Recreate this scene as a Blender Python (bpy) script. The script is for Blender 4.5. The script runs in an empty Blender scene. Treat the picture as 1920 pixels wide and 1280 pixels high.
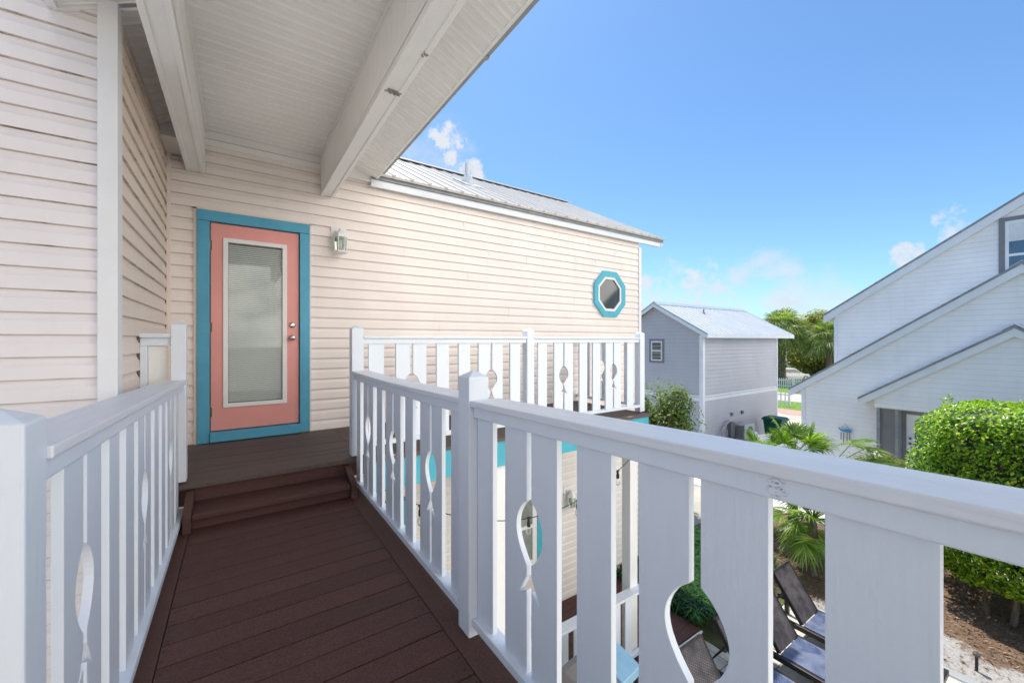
import bpy, math, random
from mathutils import Vector, Matrix, noise as mnoise
random.seed(7)
S = bpy.context.scene
COL = S.collection
PI = math.pi
G = -4.35            # ground height; the eye is at z = 0

# ------------------------------------------------------------------ materials
def nodes(name):
    m = bpy.data.materials.new(name); m.use_nodes = True
    nt = m.node_tree; b = nt.nodes['Principled BSDF']
    return m, nt, b
def N(nt, t, **kw):
    n = nt.nodes.new(t)
    for k, v in kw.items():
        if k.startswith('i_'): n.inputs[k[2:].replace('_', ' ')].default_value = v
        else: setattr(n, k, v)
    return n
def noise(nt, scale, detail=4, rough=.55, vec=None, stretch=None):
    n = N(nt, 'ShaderNodeTexNoise'); n.inputs['Scale'].default_value = scale
    n.inputs['Detail'].default_value = detail; n.inputs['Roughness'].default_value = rough
    if vec is None:
        tc = N(nt, 'ShaderNodeTexCoord'); vec = tc.outputs['Object']
    if stretch:
        mp = N(nt, 'ShaderNodeMapping'); mp.inputs['Scale'].default_value = stretch
        nt.links.new(vec, mp.inputs['Vector']); vec = mp.outputs['Vector']
    nt.links.new(vec, n.inputs['Vector'])
    return n.outputs['Fac']
def ramp(nt, fac, stops):
    r = N(nt, 'ShaderNodeValToRGB'); e = r.color_ramp.elements
    while len(e) < len(stops): e.new(.5)
    for i, (p, c) in enumerate(stops):
        e[i].position = p; e[i].color = (*c, 1) if len(c) == 3 else c
    nt.links.new(fac, r.inputs['Fac']); return r.outputs['Color']
def mixc(nt, fac, a, b, mode='MIX'):
    m = N(nt, 'ShaderNodeMix', data_type='RGBA', blend_type=mode)
    for s, v in ((m.inputs[0], fac), (m.inputs[6], a), (m.inputs[7], b)):
        if isinstance(v, (int, float)): s.default_value = v
        elif isinstance(v, tuple): s.default_value = (*v, 1)
        else: nt.links.new(v, s)
    return m.outputs[2]
def math_(nt, op, a, b=None, c=None):
    m = N(nt, 'ShaderNodeMath', operation=op)
    for i, v in enumerate((a, b, c)):
        if v is None: continue
        if isinstance(v, (int, float)): m.inputs[i].default_value = v
        else: nt.links.new(v, m.inputs[i])
    return m.outputs[0]
def bump(nt, b, h, strength=.2, dist=.01):
    n = N(nt, 'ShaderNodeBump'); n.inputs['Strength'].default_value = strength
    n.inputs['Distance'].default_value = dist
    nt.links.new(h, n.inputs['Height']); nt.links.new(n.outputs['Normal'], b.inputs['Normal'])
def simple(name, col, rough=.5, var=.12, scale=3., bmp=.1, bscale=60., spec=.4, metal=0., stretch=None, dirt=0., dirtcol=(.12, .11, .09)):
    m, nt, b = nodes(name)
    f = noise(nt, scale, 5, .6, stretch=stretch)
    lo = tuple(c * (1 - var) for c in col); hi = tuple(min(1, c * (1 + var)) for c in col)
    c = ramp(nt, f, [(.3, lo), (.7, hi)])
    if dirt:
        d = noise(nt, scale * 7, 6, .7)
        c = mixc(nt, ramp(nt, d, [(.62, (0, 0, 0)), (.80, (dirt,) * 3)]), c, dirtcol)
    nt.links.new(c, b.inputs['Base Color'])
    b.inputs['Roughness'].default_value = rough; b.inputs['Metallic'].default_value = metal
    b.inputs['Specular IOR Level'].default_value = spec
    if bmp: bump(nt, b, noise(nt, bscale, 3, .5, stretch=stretch), bmp, .004)
    return m
def siding_mat(name, col, pitch, z0, mould=.0, rough=.45, line=.42):
    m, nt, b = nodes(name)
    f = noise(nt, 1.3, 4, .6); c = ramp(nt, f, [(.3, tuple(k * .95 for k in col)), (.7, tuple(min(1, k * 1.04) for k in col))])
    st = noise(nt, 5, 5, .7, stretch=(1, 1, .12))
    c = mixc(nt, ramp(nt, st, [(.5, (0, 0, 0)), (.85, (.22,) * 3)]), c, tuple(k * .72 for k in col))
    tc = N(nt, 'ShaderNodeTexCoord'); sp = N(nt, 'ShaderNodeSeparateXYZ'); nt.links.new(tc.outputs['Object'], sp.inputs[0])
    fr = math_(nt, 'FRACT', math_(nt, 'DIVIDE', math_(nt, 'SUBTRACT', sp.outputs['Z'], z0), pitch))
    # mould collects right under and on the butt edge of each lap, in broken runs
    if mould:
        near = math_(nt, 'MAXIMUM', math_(nt, 'GREATER_THAN', fr, .975), math_(nt, 'LESS_THAN', fr, .02))
        runs = ramp(nt, noise(nt, 1.5, 7, .8, stretch=(1, 1, 9)), [(.50, (0, 0, 0)), (.60, (mould,) * 3)])
        fac = math_(nt, 'MULTIPLY', near, runs)
        c = mixc(nt, fac, c, (.06, .055, .04))
    edge = math_(nt, 'MAXIMUM', math_(nt, 'GREATER_THAN', fr, .965), math_(nt, 'LESS_THAN', fr, .025))  # dark line painted along each lap, in place of the lip's underside shade
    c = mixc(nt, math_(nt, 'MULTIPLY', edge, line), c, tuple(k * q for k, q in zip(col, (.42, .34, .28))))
    nt.links.new(c, b.inputs['Base Color']); b.inputs['Roughness'].default_value = rough
    b.inputs['Specular IOR Level'].default_value = .35
    bump(nt, b, noise(nt, 30, 4, .6, stretch=(1, 1, 12)), .12, .004)
    return m

M = {}
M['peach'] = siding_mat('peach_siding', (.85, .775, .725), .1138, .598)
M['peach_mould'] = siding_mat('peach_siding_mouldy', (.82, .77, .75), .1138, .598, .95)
M['peach_side'] = siding_mat('peach_siding_warmed', (.84, .72, .61), .1138, .598, .5, line=.2)  # same siding as peach, its colour warmed in place of warm light
M['trimpeach'] = simple('peach_trim', (.80, .69, .63), .45, .04)
M['white'] = simple('white_paint', (.80, .80, .79), .42, .04, 2.5, .25, 45, dirt=.12)
M['rail'] = simple('white_rail_paint', (.745, .80, .86), .36, .018, 3, .28, 30, stretch=(3, 3, .4), dirt=.10, dirtcol=(.30, .26, .20))
def scuff(m, p, r):
    nt = m.node_tree; b = nt.nodes['Principled BSDF']; src = b.inputs['Base Color'].links[0].from_socket
    tc = N(nt, 'ShaderNodeTexCoord'); d = N(nt, 'ShaderNodeVectorMath', operation='DISTANCE'); nt.links.new(tc.outputs['Object'], d.inputs[0]); d.inputs[1].default_value = p
    k = ramp(nt, math_(nt, 'DIVIDE', d.outputs['Value'], r), [(.3, (1, 1, 1)), (1, (0, 0, 0))])
    n = ramp(nt, noise(nt, 90, 5, .7, stretch=(1, 1, 2.5)), [(.49, (0, 0, 0)), (.57, (.85,) * 3)])
    nt.links.new(mixc(nt, mixc(nt, 1., k, n, 'MULTIPLY'), src, (.05, .045, .045)), b.inputs['Base Color'])
scuff(M['rail'], (.817, .335, -.270), .022)
M['railtop'] = simple('white_handrail_paint', (.75, .78, .815), .33, .05, 5, .5, 24, stretch=(5, .5, 5), dirt=.15)
M['vinyl'] = simple('white_vinyl', (.84, .83, .80), .4, .04, 1.6, .1, 80, dirt=.18, dirtcol=(.35, .32, .26))
M['beam'] = simple('beam_wrap', (.84, .84, .82), .4, .04, 3, .15, 50, dirt=.25, dirtcol=(.25, .22, .17))
M['graymetal'] = simple('gray_metal_edge', (.30, .31, .32), .45, .12, 6, .1)
M['turq'] = simple('turquoise_paint', (.075, .42, .53), .45, .10, 3, .3, 50)
M['turqdoor'] = simple('turquoise_casing_paint', (.085, .36, .52), .45, .10, 3, .3, 50, dirt=.1, dirtcol=(.02, .1, .15))
M['coral'] = simple('coral_paint', (.77, .33, .30), .4, .06, 2, .12, 90)
M['steel'] = simple('brushed_steel', (.62, .60, .56), .25, .05, metal=1.)
M['dark'] = simple('dark_void', (.02, .02, .022), .7, .1)
M['hinge'] = simple('hinge_metal', (.13, .12, .11), .45, .2, metal=.7)
def deck_mat(name, col, col2, axis='Y', chips=.5):
    m, nt, b = nodes(name)
    st = (.6, 9, 4) if axis == 'X' else (9, .6, 4)
    f = noise(nt, 3.5, 7, .68, stretch=st); c = ramp(nt, f, [(.28, col2), (.72, col)])
    g = noise(nt, 120, 3, .75); c = mixc(nt, .5, c, ramp(nt, g, [(.35, tuple(k * .45 for k in col)), (.68, tuple(k * 1.7 for k in col))]))
    w = noise(nt, 1.1, 3, .5); c = mixc(nt, ramp(nt, w, [(.45, (0, 0, 0)), (.75, (.3,) * 3)]), c, tuple(k * 1.5 + .01 for k in col2))
    ch = noise(nt, 34, 5, .8); c = mixc(nt, ramp(nt, ch, [(.725, (0, 0, 0)), (.745, (chips,) * 3)]), c, (.30, .23, .20))
    gi = N(nt, 'ShaderNodeNewGeometry'); 
    c = mixc(nt, .35, c, mixc(nt, 1., c, ramp(nt, gi.outputs['Random Per Island'], [(0, (.72,) * 3), (1, (1.3,) * 3)]), 'MULTIPLY'))
    nt.links.new(c, b.inputs['Base Color']); b.inputs['Roughness'].default_value = .62
    b.inputs['Specular IOR Level'].default_value = .35
    bump(nt, b, mixc(nt, .5, f, g), .5, .004)
    return m
M['deck'] = deck_mat('brown_deck_paint', (.108, .049, .040), (.058, .026, .022), 'X')
M['deckY'] = deck_mat('brown_border_paint', (.105, .050, .040), (.060, .028, .023), 'Y', .35)
M['landing'] = deck_mat('grey_brown_decking', (.125, .092, .078), (.080, .056, .047), 'X', .1)
M['metalroof'] = simple('galvanised_roof', (.56, .54, .50), .4, .08, 2.2, .1, spec=.5)
M['roofgray'] = simple('pale_metal_roof', (.50, .53, .56), .4, .06, 1.2, .1)
M['ridgeblue'] = simple('weathered_ridge', (.32, .40, .46), .5, .08)
M['screw'] = simple('roof_screw', (.10, .085, .075), .5, .2)
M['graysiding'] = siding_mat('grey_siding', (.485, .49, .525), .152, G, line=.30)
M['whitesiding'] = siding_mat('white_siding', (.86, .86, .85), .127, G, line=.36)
M['shingle'] = simple('grey_roof_edge', (.25, .26, .28), .6, .2, 8)
M['housetrim'] = simple('house_grey_trim', (.19, .19, .20), .5, .08)
M['housewhite'] = simple('house_white_trim', (.72, .75, .78), .45, .05)
M['blinds'] = simple('blind_slats', (.84, .86, .83), .5, .03)
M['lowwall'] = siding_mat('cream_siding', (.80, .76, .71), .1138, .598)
def glass_mat(name, tint=(.95, .97, .965)):
    m, nt, b = nodes(name)
    tr = N(nt, 'ShaderNodeBsdfTransparent'); tr.inputs[0].default_value = (*tint, 1)
    gl = N(nt, 'ShaderNodeBsdfGlossy'); gl.inputs['Roughness'].default_value = .03
    fr = N(nt, 'ShaderNodeFresnel'); fr.inputs['IOR'].default_value = 1.55
    mx = N(nt, 'ShaderNodeMixShader'); nt.links.new(math_(nt, 'MULTIPLY', fr.outputs[0], .8), mx.inputs[0])
    nt.links.new(tr.outputs[0], mx.inputs[1]); nt.links.new(gl.outputs[0], mx.inputs[2])
    nt.links.new(mx.outputs[0], nt.nodes['Material Output'].inputs['Surface']); return m
M['glass'] = glass_mat('clear_glass')
M['glassdark'] = simple('dark_window_pane', (.035, .05, .06), .06, .3, 3, 0, spec=.9)
M['paneblind'] = simple('pane_with_blind', (.26, .29, .26), .12, .25, 5, 0, spec=.7)
M['panelgrey'] = simple('grey_backing', (.22, .24, .23), .7, .05, bmp=0)
M['glassblue'] = simple('blue_window_pane', (.07, .14, .22), .08, .2, 3, 0, spec=.8)
def leaf_mat(name, dark, mid, light, rough=.35, trans=.35):
    m, nt, b = nodes(name)
    gi = N(nt, 'ShaderNodeNewGeometry')
    c = ramp(nt, gi.outputs['Random Per Island'], [(0, dark), (.5, mid), (1, light)])
    n = noise(nt, 1.7, 3, .6); c = mixc(nt, .5, c, mixc(nt, 1., c, ramp(nt, n, [(.3, (.5,) * 3), (.7, (1.35,) * 3)]), 'MULTIPLY'))
    nt.links.new(c, b.inputs['Base Color']); b.inputs['Roughness'].default_value = rough
    b.inputs['Specular IOR Level'].default_value = .5
    tl = N(nt, 'ShaderNodeBsdfTranslucent'); nt.links.new(mixc(nt, 1., c, (1.5, 1.7, .7), 'MULTIPLY'), tl.inputs[0])
    mx = N(nt, 'ShaderNodeMixShader'); mx.inputs[0].default_value = trans
    nt.links.new(b.outputs[0], mx.inputs[1]); nt.links.new(tl.outputs[0], mx.inputs[2])
    nt.links.new(mx.outputs[0], nt.nodes['Material Output'].inputs['Surface']); return m
M['hedge'] = leaf_mat('hedge_leaf', (.010, .055, .006), (.19, .37, .012), (.52, .64, .035))
M['shrub'] = leaf_mat('shrub_leaf', (.035, .08, .02), (.12, .19, .04), (.30, .37, .10), .45)
M['yshrub'] = leaf_mat('lime_leaf', (.08, .13, .02), (.18, .24, .03), (.34, .33, .10), .5)
M['palm'] = leaf_mat('palmetto_leaf', (.06, .14, .015), (.17, .30, .04), (.38, .45, .12), .32, .4)
M['sabal'] = leaf_mat('palm_frond', (.09, .15, .04), (.20, .27, .09), (.40, .42, .18), .4, .45)
M['oak'] = leaf_mat('tree_leaf', (.05, .09, .02), (.15, .21, .04), (.36, .36, .08), .5, .5)
M['oakb'] = leaf_mat('yellow_tree_leaf', (.10, .12, .02), (.28, .29, .045), (.48, .42, .10), .5, .5)
M['grassb'] = leaf_mat('liriope_blade', (.012, .045, .008), (.03, .10, .015), (.07, .19, .03), .4, .3)
M['bark'] = simple('bark', (.17, .13, .10), .9, .3, 9, .9, 30, stretch=(3, 3, .7))
M['darkcore'] = simple('hedge_shade', (.03, .035, .015), .9, .3, 8, .5)  # shade between the leaves, put into a near-black colour
M['wicker'] = None
def wicker(name, base, dot):
    m, nt, b = nodes(name)
    tc = N(nt, 'ShaderNodeTexCoord'); br = N(nt, 'ShaderNodeTexBrick')
    mp = N(nt, 'ShaderNodeMapping'); mp.inputs['Rotation'].default_value = (0, 0, PI / 2)
    nt.links.new(tc.outputs['UV'], mp.inputs[0]); nt.links.new(mp.outputs[0], br.inputs['Vector'])
    br.inputs['Scale'].default_value = 1.; br.inputs['Brick Width'].default_value = .036; br.inputs['Row Height'].default_value = .022
    br.inputs['Mortar Size'].default_value = .0045; br.inputs['Color1'].default_value = (*base, 1)
    br.inputs['Color2'].default_value = (*[k * 1.5 for k in base], 1); br.inputs['Mortar'].default_value = (*dot, 1)
    f = noise(nt, 6, 3); c = mixc(nt, ramp(nt, f, [(.35, (0, 0, 0)), (.6, (.8,) * 3)]), tuple(base), br.outputs['Color'])
    nt.links.new(c, b.inputs['Base Color']); b.inputs['Roughness'].default_value = .5; b.inputs['Specular IOR Level'].default_value = .4
    bump(nt, b, br.outputs['Fac'], .6, -.004); return m
M['wicker'] = wicker('dark_wicker', (.028, .027, .032), (.20, .17, .18))
M['wickerseat'] = wicker('sky_sheen_wicker', (.035, .060, .13), (.26, .27, .34))  # same dark wicker, with the sky's blue sheen painted into its colour
M['frame'] = simple('lounger_frame', (.022, .019, .018), .4, .2)
def ground_mats():
    m, nt, b = nodes('mulch_and_sand')
    tc = N(nt, 'ShaderNodeTexCoord'); P = tc.outputs['Object']
    f = noise(nt, 38, 8, .75, P); f2 = noise(nt, 5, 5, .6, P)
    mul = ramp(nt, f, [(.30, (.045, .026, .016)), (.5, (.17, .105, .065)), (.72, (.36, .25, .17))])
    mul = mixc(nt, .4, mul, mixc(nt, 1., mul, ramp(nt, f2, [(.3, (.5,) * 3), (.7, (1.5,) * 3)]), 'MULTIPLY'))
    snd = ramp(nt, noise(nt, 22, 8, .7, P), [(.36, (.16, .12, .09)), (.45, (.38, .36, .34)), (.7, (.50, .48, .46))])
    sp = N(nt, 'ShaderNodeSeparateXYZ'); nt.links.new(P, sp.inputs[0])
    w = math_(nt, 'MULTIPLY', math_(nt, 'SUBTRACT', noise(nt, 2.2, 6, .7, P), .5), 1.6)
    dist = math_(nt, 'ADD', math_(nt, 'SUBTRACT', sp.outputs['X'], 8.45), w)
    dist = math_(nt, 'ADD', dist, math_(nt, 'MULTIPLY', math_(nt, 'MAXIMUM', math_(nt, 'SUBTRACT', sp.outputs['Y'], 1.6), 0), .45))
    k = ramp(nt, math_(nt, 'ADD', math_(nt, 'MULTIPLY', dist, 2.), .5), [(.35, (1, 1, 1)), (.65, (0, 0, 0))])
    nt.links.new(mixc(nt, k, mul, snd), b.inputs['Base Color']); b.inputs['Roughness'].default_value = .95
    bump(nt, b, f, .9, .03); M['mulch'] = m
    M['litter'] = leaf_mat('leaf_litter', (.05, .028, .016), (.17, .10, .06), (.42, .30, .20), .8, .1)
    m, nt, b = nodes('patio_pavers')
    tc = N(nt, 'ShaderNodeTexCoord'); br = N(nt, 'ShaderNodeTexBrick'); nt.links.new(tc.outputs['Object'], br.inputs['Vector'])
    br.inputs['Scale'].default_value = 1; br.inputs['Brick Width'].default_value = .61; br.inputs['Row Height'].default_value = .405
    br.inputs['Mortar Size'].default_value = .006; br.inputs['Color1'].default_value = (.60, .57, .50, 1)
    br.inputs['Color2'].default_value = (.54, .52, .46, 1); br.inputs['Mortar'].default_value = (.16, .14, .12, 1)
    c = mixc(nt, .5, br.outputs['Color'], mixc(nt, 1., br.outputs['Color'], ramp(nt, noise(nt, 9, 6, .7), [(.3, (.6,) * 3), (.7, (1.3,) * 3)]), 'MULTIPLY'))
    nt.links.new(c, b.inputs['Base Color']); b.inputs['Roughness'].default_value = .8; bump(nt, b, br.outputs['Fac'], .5, -.005)
    M['patio'] = m
ground_mats()
M['palesand'] = simple('bounce_sand', (.62, .60, .56), .95, .12, 3, .5, 60)
M['grass'] = simple('lawn', (.12, .22, .03), .9, .45, 6, .8, 90)
M['sandground'] = simple('sandy_soil', (.40, .37, .31), .95, .3, .8, .6, 40)
M['asphalt'] = simple('pale_road', (.42, .40, .37), .9, .12, 2, .3)
M['pinkpaver'] = simple('pink_driveway', (.42, .27, .22), .85, .25, 5, .4)
M['concrete'] = simple('grey_concrete', (.32, .33, .34), .9, .12, 2, .3)
M['brownbase'] = simple('forest_floor', (.07, .075, .03), .95, .4, 2, .6)
M['binG'] = simple('green_plastic', (.006, .085, .055), .4, .1)
M['black'] = simple('black_rubber', (.018, .018, .018), .6, .2)
M['carwhite'] = simple('car_paint', (.75, .76, .77), .2, .02, bmp=0, spec=.7)
M['taillight'] = simple('red_lens', (.28, .015, .015), .2, .1, bmp=0)
M['chime'] = simple('blue_enamel', (.05, .27, .48), .4, .35, 25, 0)
M['rust'] = simple('chime_tube', (.20, .17, .16), .5, .4, 30, 0, metal=.3)
M['acgrey'] = simple('ac_casing', (.55, .55, .52), .5, .06)
M['grilllid'] = simple('grill_lid', (.27, .25, .23), .45, .12)
M['grillsteel'] = simple('sky_blue_grill_steel', (.30, .52, .66), .35, .12, 4)  # steel shelf, with the sky's reflection painted in as pale blue
M['lanternglass'] = glass_mat('lantern_glass', (.8, .86, .8))
M['bulbglass'] = glass_mat('bulb_glass', (.95, .95, .95))
M['stain'] = simple('spider_nest_dirt', (.30, .27, .22), .9, .5, 40, .8, 120)

# ------------------------------------------------------------------ mesh helpers
class MB:
    def __init__(s): s.v = []; s.f = []; s.m = []; s.uv = {}
    def quad(s, a, b, c, d, mi=0):
        n = len(s.v); s.v += [tuple(a), tuple(b), tuple(c), tuple(d)]; s.f.append((n, n + 1, n + 2, n + 3)); s.m.append(mi); return s
    def tri(s, a, b, c, mi=0):
        n = len(s.v); s.v += [tuple(a), tuple(b), tuple(c)]; s.f.append((n, n + 1, n + 2)); s.m.append(mi)
    def box(s, x0, x1, y0, y1, z0, z1, mi=0):
        n = len(s.v)
        s.v += [(x0, y0, z0), (x1, y0, z0), (x1, y1, z0), (x0, y1, z0), (x0, y0, z1), (x1, y0, z1), (x1, y1, z1), (x0, y1, z1)]
        for f in ((0, 3, 2, 1), (4, 5, 6, 7), (0, 1, 5, 4), (1, 2, 6, 5), (2, 3, 7, 6), (3, 0, 4, 7)):
            s.f.append(tuple(n + i for i in f)); s.m.append(mi)
        return s
    def hexa(s, P, mi=0):            # 8 points: bottom ring then top ring
        n = len(s.v); s.v += [tuple(p) for p in P]
        for f in ((0, 3, 2, 1), (4, 5, 6, 7), (0, 1, 5, 4), (1, 2, 6, 5), (2, 3, 7, 6), (3, 0, 4, 7)):
            s.f.append(tuple(n + i for i in f)); s.m.append(mi)
        return s
    def prism(s, poly, fn, d0, d1, mi=0):   # poly in 2D, fn(u, v, d) -> xyz
        n = len(s.v); k = len(poly)
        s.v += [tuple(fn(u, v, d0)) for u, v in poly] + [tuple(fn(u, v, d1)) for u, v in poly]
        s.f.append(tuple(range(n, n + k))); s.m.append(mi)
        s.f.append(tuple(range(n + 2 * k - 1, n + k - 1, -1))); s.m.append(mi)
        for i in range(k):
            j = (i + 1) % k; s.f.append((n + i, n + k + i, n + k + j, n + j)); s.m.append(mi)
        return s
    def tube(s, pts, r, seg=8, mi=0, r1=None):
        n0 = len(s.v); pts = [Vector(p) for p in pts]; L = len(pts)
        for i, p in enumerate(pts):
            d = (pts[min(i + 1, L - 1)] - pts[max(i - 1, 0)]).normalized()
            a = d.cross(Vector((0, 0, 1)));
            if a.length < .05: a = d.cross(Vector((1, 0, 0)))
            a.normalize(); b = d.cross(a)
            rr = r if r1 is None else r + (r1 - r) * i / (L - 1)
            if isinstance(r, (list, tuple)): rr = r[i]
            for k in range(seg):
                t = 2 * PI * k / seg; s.v.append(tuple(p + a * math.cos(t) * rr + b * math.sin(t) * rr))
        for i in range(L - 1):
            for k in range(seg):
                q = (k + 1) % seg; s.f.append((n0 + i * seg + k, n0 + i * seg + q, n0 + (i + 1) * seg + q, n0 + (i + 1) * seg + k)); s.m.append(mi)
        s.f.append(tuple(n0 + k for k in range(seg))[::-1]); s.m.append(mi)
        s.f.append(tuple(n0 + (L - 1) * seg + k for k in range(seg))); s.m.append(mi)
        return s
    def lathe(s, prof, c, seg=16, axis='Z', mi=0):
        n0 = len(s.v); c = Vector(c)
        for r, h in prof:
            for k in range(seg):
                t = 2 * PI * k / seg; a, b = r * math.cos(t), r * math.sin(t)
                p = {'Z': (a, b, h), 'Y': (a, h, b), 'X': (h, a, b)}[axis]; s.v.append(tuple(c + Vector(p)))
        for i in range(len(prof) - 1):
            for k in range(seg):
                q = (k + 1) % seg; s.f.append((n0 + i * seg + k, n0 + i * seg + q, n0 + (i + 1) * seg + q, n0 + (i + 1) * seg + k)); s.m.append(mi)
        s.f.append(tuple(n0 + k for k in range(seg))[::-1]); s.m.append(mi)
        s.f.append(tuple(n0 + (len(prof) - 1) * seg + k for k in range(seg))); s.m.append(mi)
        return s
    def build(s, name, mats, parent=None, bevel=0, smooth=False, uv=None):
        me = bpy.data.meshes.new(name); me.from_pydata(s.v, [], s.f)
        if not isinstance(mats, (list, tuple)): mats = [mats]
        for m in mats: me.materials.append(m)
        if len(mats) > 1: me.polygons.foreach_set('material_index', s.m)
        if smooth: me.polygons.foreach_set('use_smooth', [True] * len(me.polygons))
        if uv:
            l = me.uv_layers.new(name='UVMap')
            for lp in me.loops: l.data[lp.index].uv = uv(me.vertices[lp.vertex_index].co)
        me.update()
        o = bpy.data.objects.new(name, me); COL.objects.link(o)
        if bevel:
            b = o.modifiers.new('Bevel', 'BEVEL'); b.width = bevel; b.segments = 2; b.limit_method = 'ANGLE'; b.angle_limit = math.radians(40)
        if parent:
            o.parent = parent
            if parent.get('world'):
                root = parent
                o.matrix_parent_inverse = Matrix.Translation(-Vector(parent['base'])) if parent.type == 'EMPTY' else Matrix()
        return o
def thing(name, label, cat, loc=(0, 0, 0), group=None, world=True, rz=0):
    o = bpy.data.objects.new(name, None); COL.objects.link(o); o.location = loc; o.rotation_euler = (0, 0, rz)
    o.empty_display_size = .2
    o['label'] = label; o['category'] = cat
    if group: o['group'] = group
    if world: o['world'] = 1; o['base'] = tuple(loc)
    return o
def tag(o, label, cat, group=None):
    o['label'] = label; o['category'] = cat
    if group: o['group'] = group
    return o
def struct(name, mb, mat, kind='structure', **k):
    o = mb.build(name, mat, **k); o['kind'] = kind; return o
def box(name, mat, parent, *a, bevel=0):
    return MB().box(*a).build(name, mat, parent, bevel)
def dup(root, loc, rz, label, group=None):
    r = root.copy(); COL.objects.link(r); r.location = loc; r.rotation_euler = (0, 0, rz); r['label'] = label
    if group: r['group'] = group
    for ch in list(root.children):
        c = ch.copy(); COL.objects.link(c); c.parent = r
        for g in list(ch.children):
            d = g.copy(); COL.objects.link(d); d.parent = c
    return r

DUTCH = [(0, .017), (.60, .014), (.70, .008), (.85, .0025), (1, .002)]
LAP = [(0, .022), (1, .002)]
def siding(mb, fn, rng, z0, z1, pitch, phase, prof=DUTCH, openings=()):
    """fn(u, out, z) -> xyz ; rng(z) -> (u0, u1); openings: (u0, u1, za, zb)"""
    k = math.floor((z0 - phase) / pitch); z = phase + k * pitch
    while z < z1 - 1e-6:
        rows = []
        for i, (t, o) in enumerate(prof):
            zz = z + t * pitch
            if z0 - 1e-6 <= zz <= z1 + 1e-6: rows.append((zz, o))
        if rows and rows[0][0] > z0 + 1e-4 and rows[0][0] > z + 1e-4: rows.insert(0, (z0, rows[0][1]))
        lip = [(rows[0][0], prof[-1][1])] + rows if rows and rows[0][0] <= z + 1e-4 else rows
        zm = z + pitch / 2
        cuts = sorted([o for o in openings if o[2] < zm < o[3]])
        for (za, oa), (zb, ob) in zip(lip[:-1], lip[1:]):
            a0, a1 = rng(za); b0, b1 = rng(zb)
            if a1 - a0 < .01 and b1 - b0 < .01: continue
            if b1 < b0: b0 = b1 = (b0 + b1) / 2
            if a1 < a0: continue
            segs = []; ca, cb = a0, b0
            for o in cuts: segs.append((ca, cb, o[0], o[0])); ca = cb = o[1]
            segs.append((ca, cb, a1, b1))
            for sa, sb, ea, eb in segs:
                mb.quad(fn(sa, oa, za), fn(ea, oa, za), fn(eb, ob, zb), fn(sb, ob, zb))
        z += pitch
    return mb
PH, PT = .598, .1138

# ------------------------------------------------------------------ BEACH HOUSE
house = thing('beach_house', 'peach sided beach house with coral door, turquoise casing and white porch roof over the walkway', 'house', (0, 4.92, G))
# door wall, facing -Y, at Y = 4.92
fY = lambda u, o, z: (u, 4.925 - o, z)
mb = MB(); siding(mb, fY, lambda z: (-.55, 6.24) if z < 1.87 else (-.55, 1.37), -1.0, 2.08, PT, PH, openings=[(-.23, .57, -1.1, 1.17)])
mb.build('door_wall_siding', M['peach'], house)
mb = MB(); siding(mb, fY, lambda z: (-.55, 6.24), G, -1.30, PT, PH); mb.build('lower_wall_siding', M['lowwall'], house)
fX = lambda u, o, z: (-.555 + o, u, z)
mb = MB(); siding(mb, fX, lambda z: (3.10, 4.90), -4.3, 1.90, PT, PH); mb.build('side_wall_siding', M['peach_side'], house)
fN = lambda u, o, z: (u, 3.045 - o, z)
mb = MB(); siding(mb, fN, lambda z: (-4.5, -.61), G, 1.86, PT, PH); mb.build('near_wall_siding', M['peach_mould'], house)
mb = MB(); siding(mb, lambda u, o, z: (6.285 + o, u, z), lambda z: (4.93, 10.2) if z < 1.78 else (4.93 + (z - 1.78) / .533, 10.2 - (z - 1.78) / .533), G, 3.15, PT, PH)
mb.build('end_wall_siding', M['peach'], house)
# wall bodies behind the siding
mb = MB(); mb.box(-4.5, -.57, 3.06, 9.5, G, 1.9); mb.box(-.56, -.24, 4.94, 5.3, G, 2.3); mb.box(.58, 6.27, 4.94, 5.3, G, 1.83)
mb.box(-.24, .58, 4.94, 5.3, 1.16, 2.3); mb.box(.58, 1.37, 4.94, 5.3, 1.78, 2.3); mb.box(-.24, .58, 4.94, 5.3, G, -1.01); mb.box(-.56, 6.27, 5.31, 10.15, G, 1.78)
mb.build('wall_core', M['trimpeach'], house)
# unseen house part behind the walkway's start, added to block light from behind left
mb = MB(); siding(mb, lambda u, o, z: (u, -1.0 + o, z), lambda z: (-4.5, -.42), G, 2.3, PT, PH); siding(mb, lambda u, o, z: (-.42 + o, u, z), lambda z: (-3.2, -1.0), G, 2.3, PT, PH)
mb.box(-4.5, -.43, -3.2, -1.01, G, 2.3); mb.build('unseen_rear_wall', M['peach'], house)
# corner trims
mb = MB(); mb.box(-.615, -.535, 3.005, 3.05, G, 1.83); mb.box(-.56, -.535, 3.05, 3.115, G, 1.83)
mb.build('corner_trim', M['white'], house, .003)
mb = MB(); mb.box(6.235, 6.305, 4.895, 4.93, G, 1.75); mb.box(6.28, 6.305, 4.93, 4.99, G, 1.75); mb.build('corner_trim', M['white'], house, .003)
mb = MB(); mb.box(-.545, -.515, 4.885, 4.93, -1.0, 1.9); mb.build('inside_corner_trim', M['trimpeach'], house, .003)
# J-channel seams in the long wall
for x, z0, z1 in ((2.55, 1.49, 1.62), (2.62, .8, .92), (3.98, 1.40, 1.53), (5.1, 1.30, 1.40), (3.3, .35, .47), (1.72, 1.03, 1.145), (4.6, .575, .69), (2.2, .12, .23), (3.62, 1.145, 1.26), (1.45, -.33, -.22), (5.75, 1.26, 1.37)):
    MB().box(x, x + .004, 4.906, 4.912, z0, z1).build('siding_seam', M['peach_mould'], house)
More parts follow.
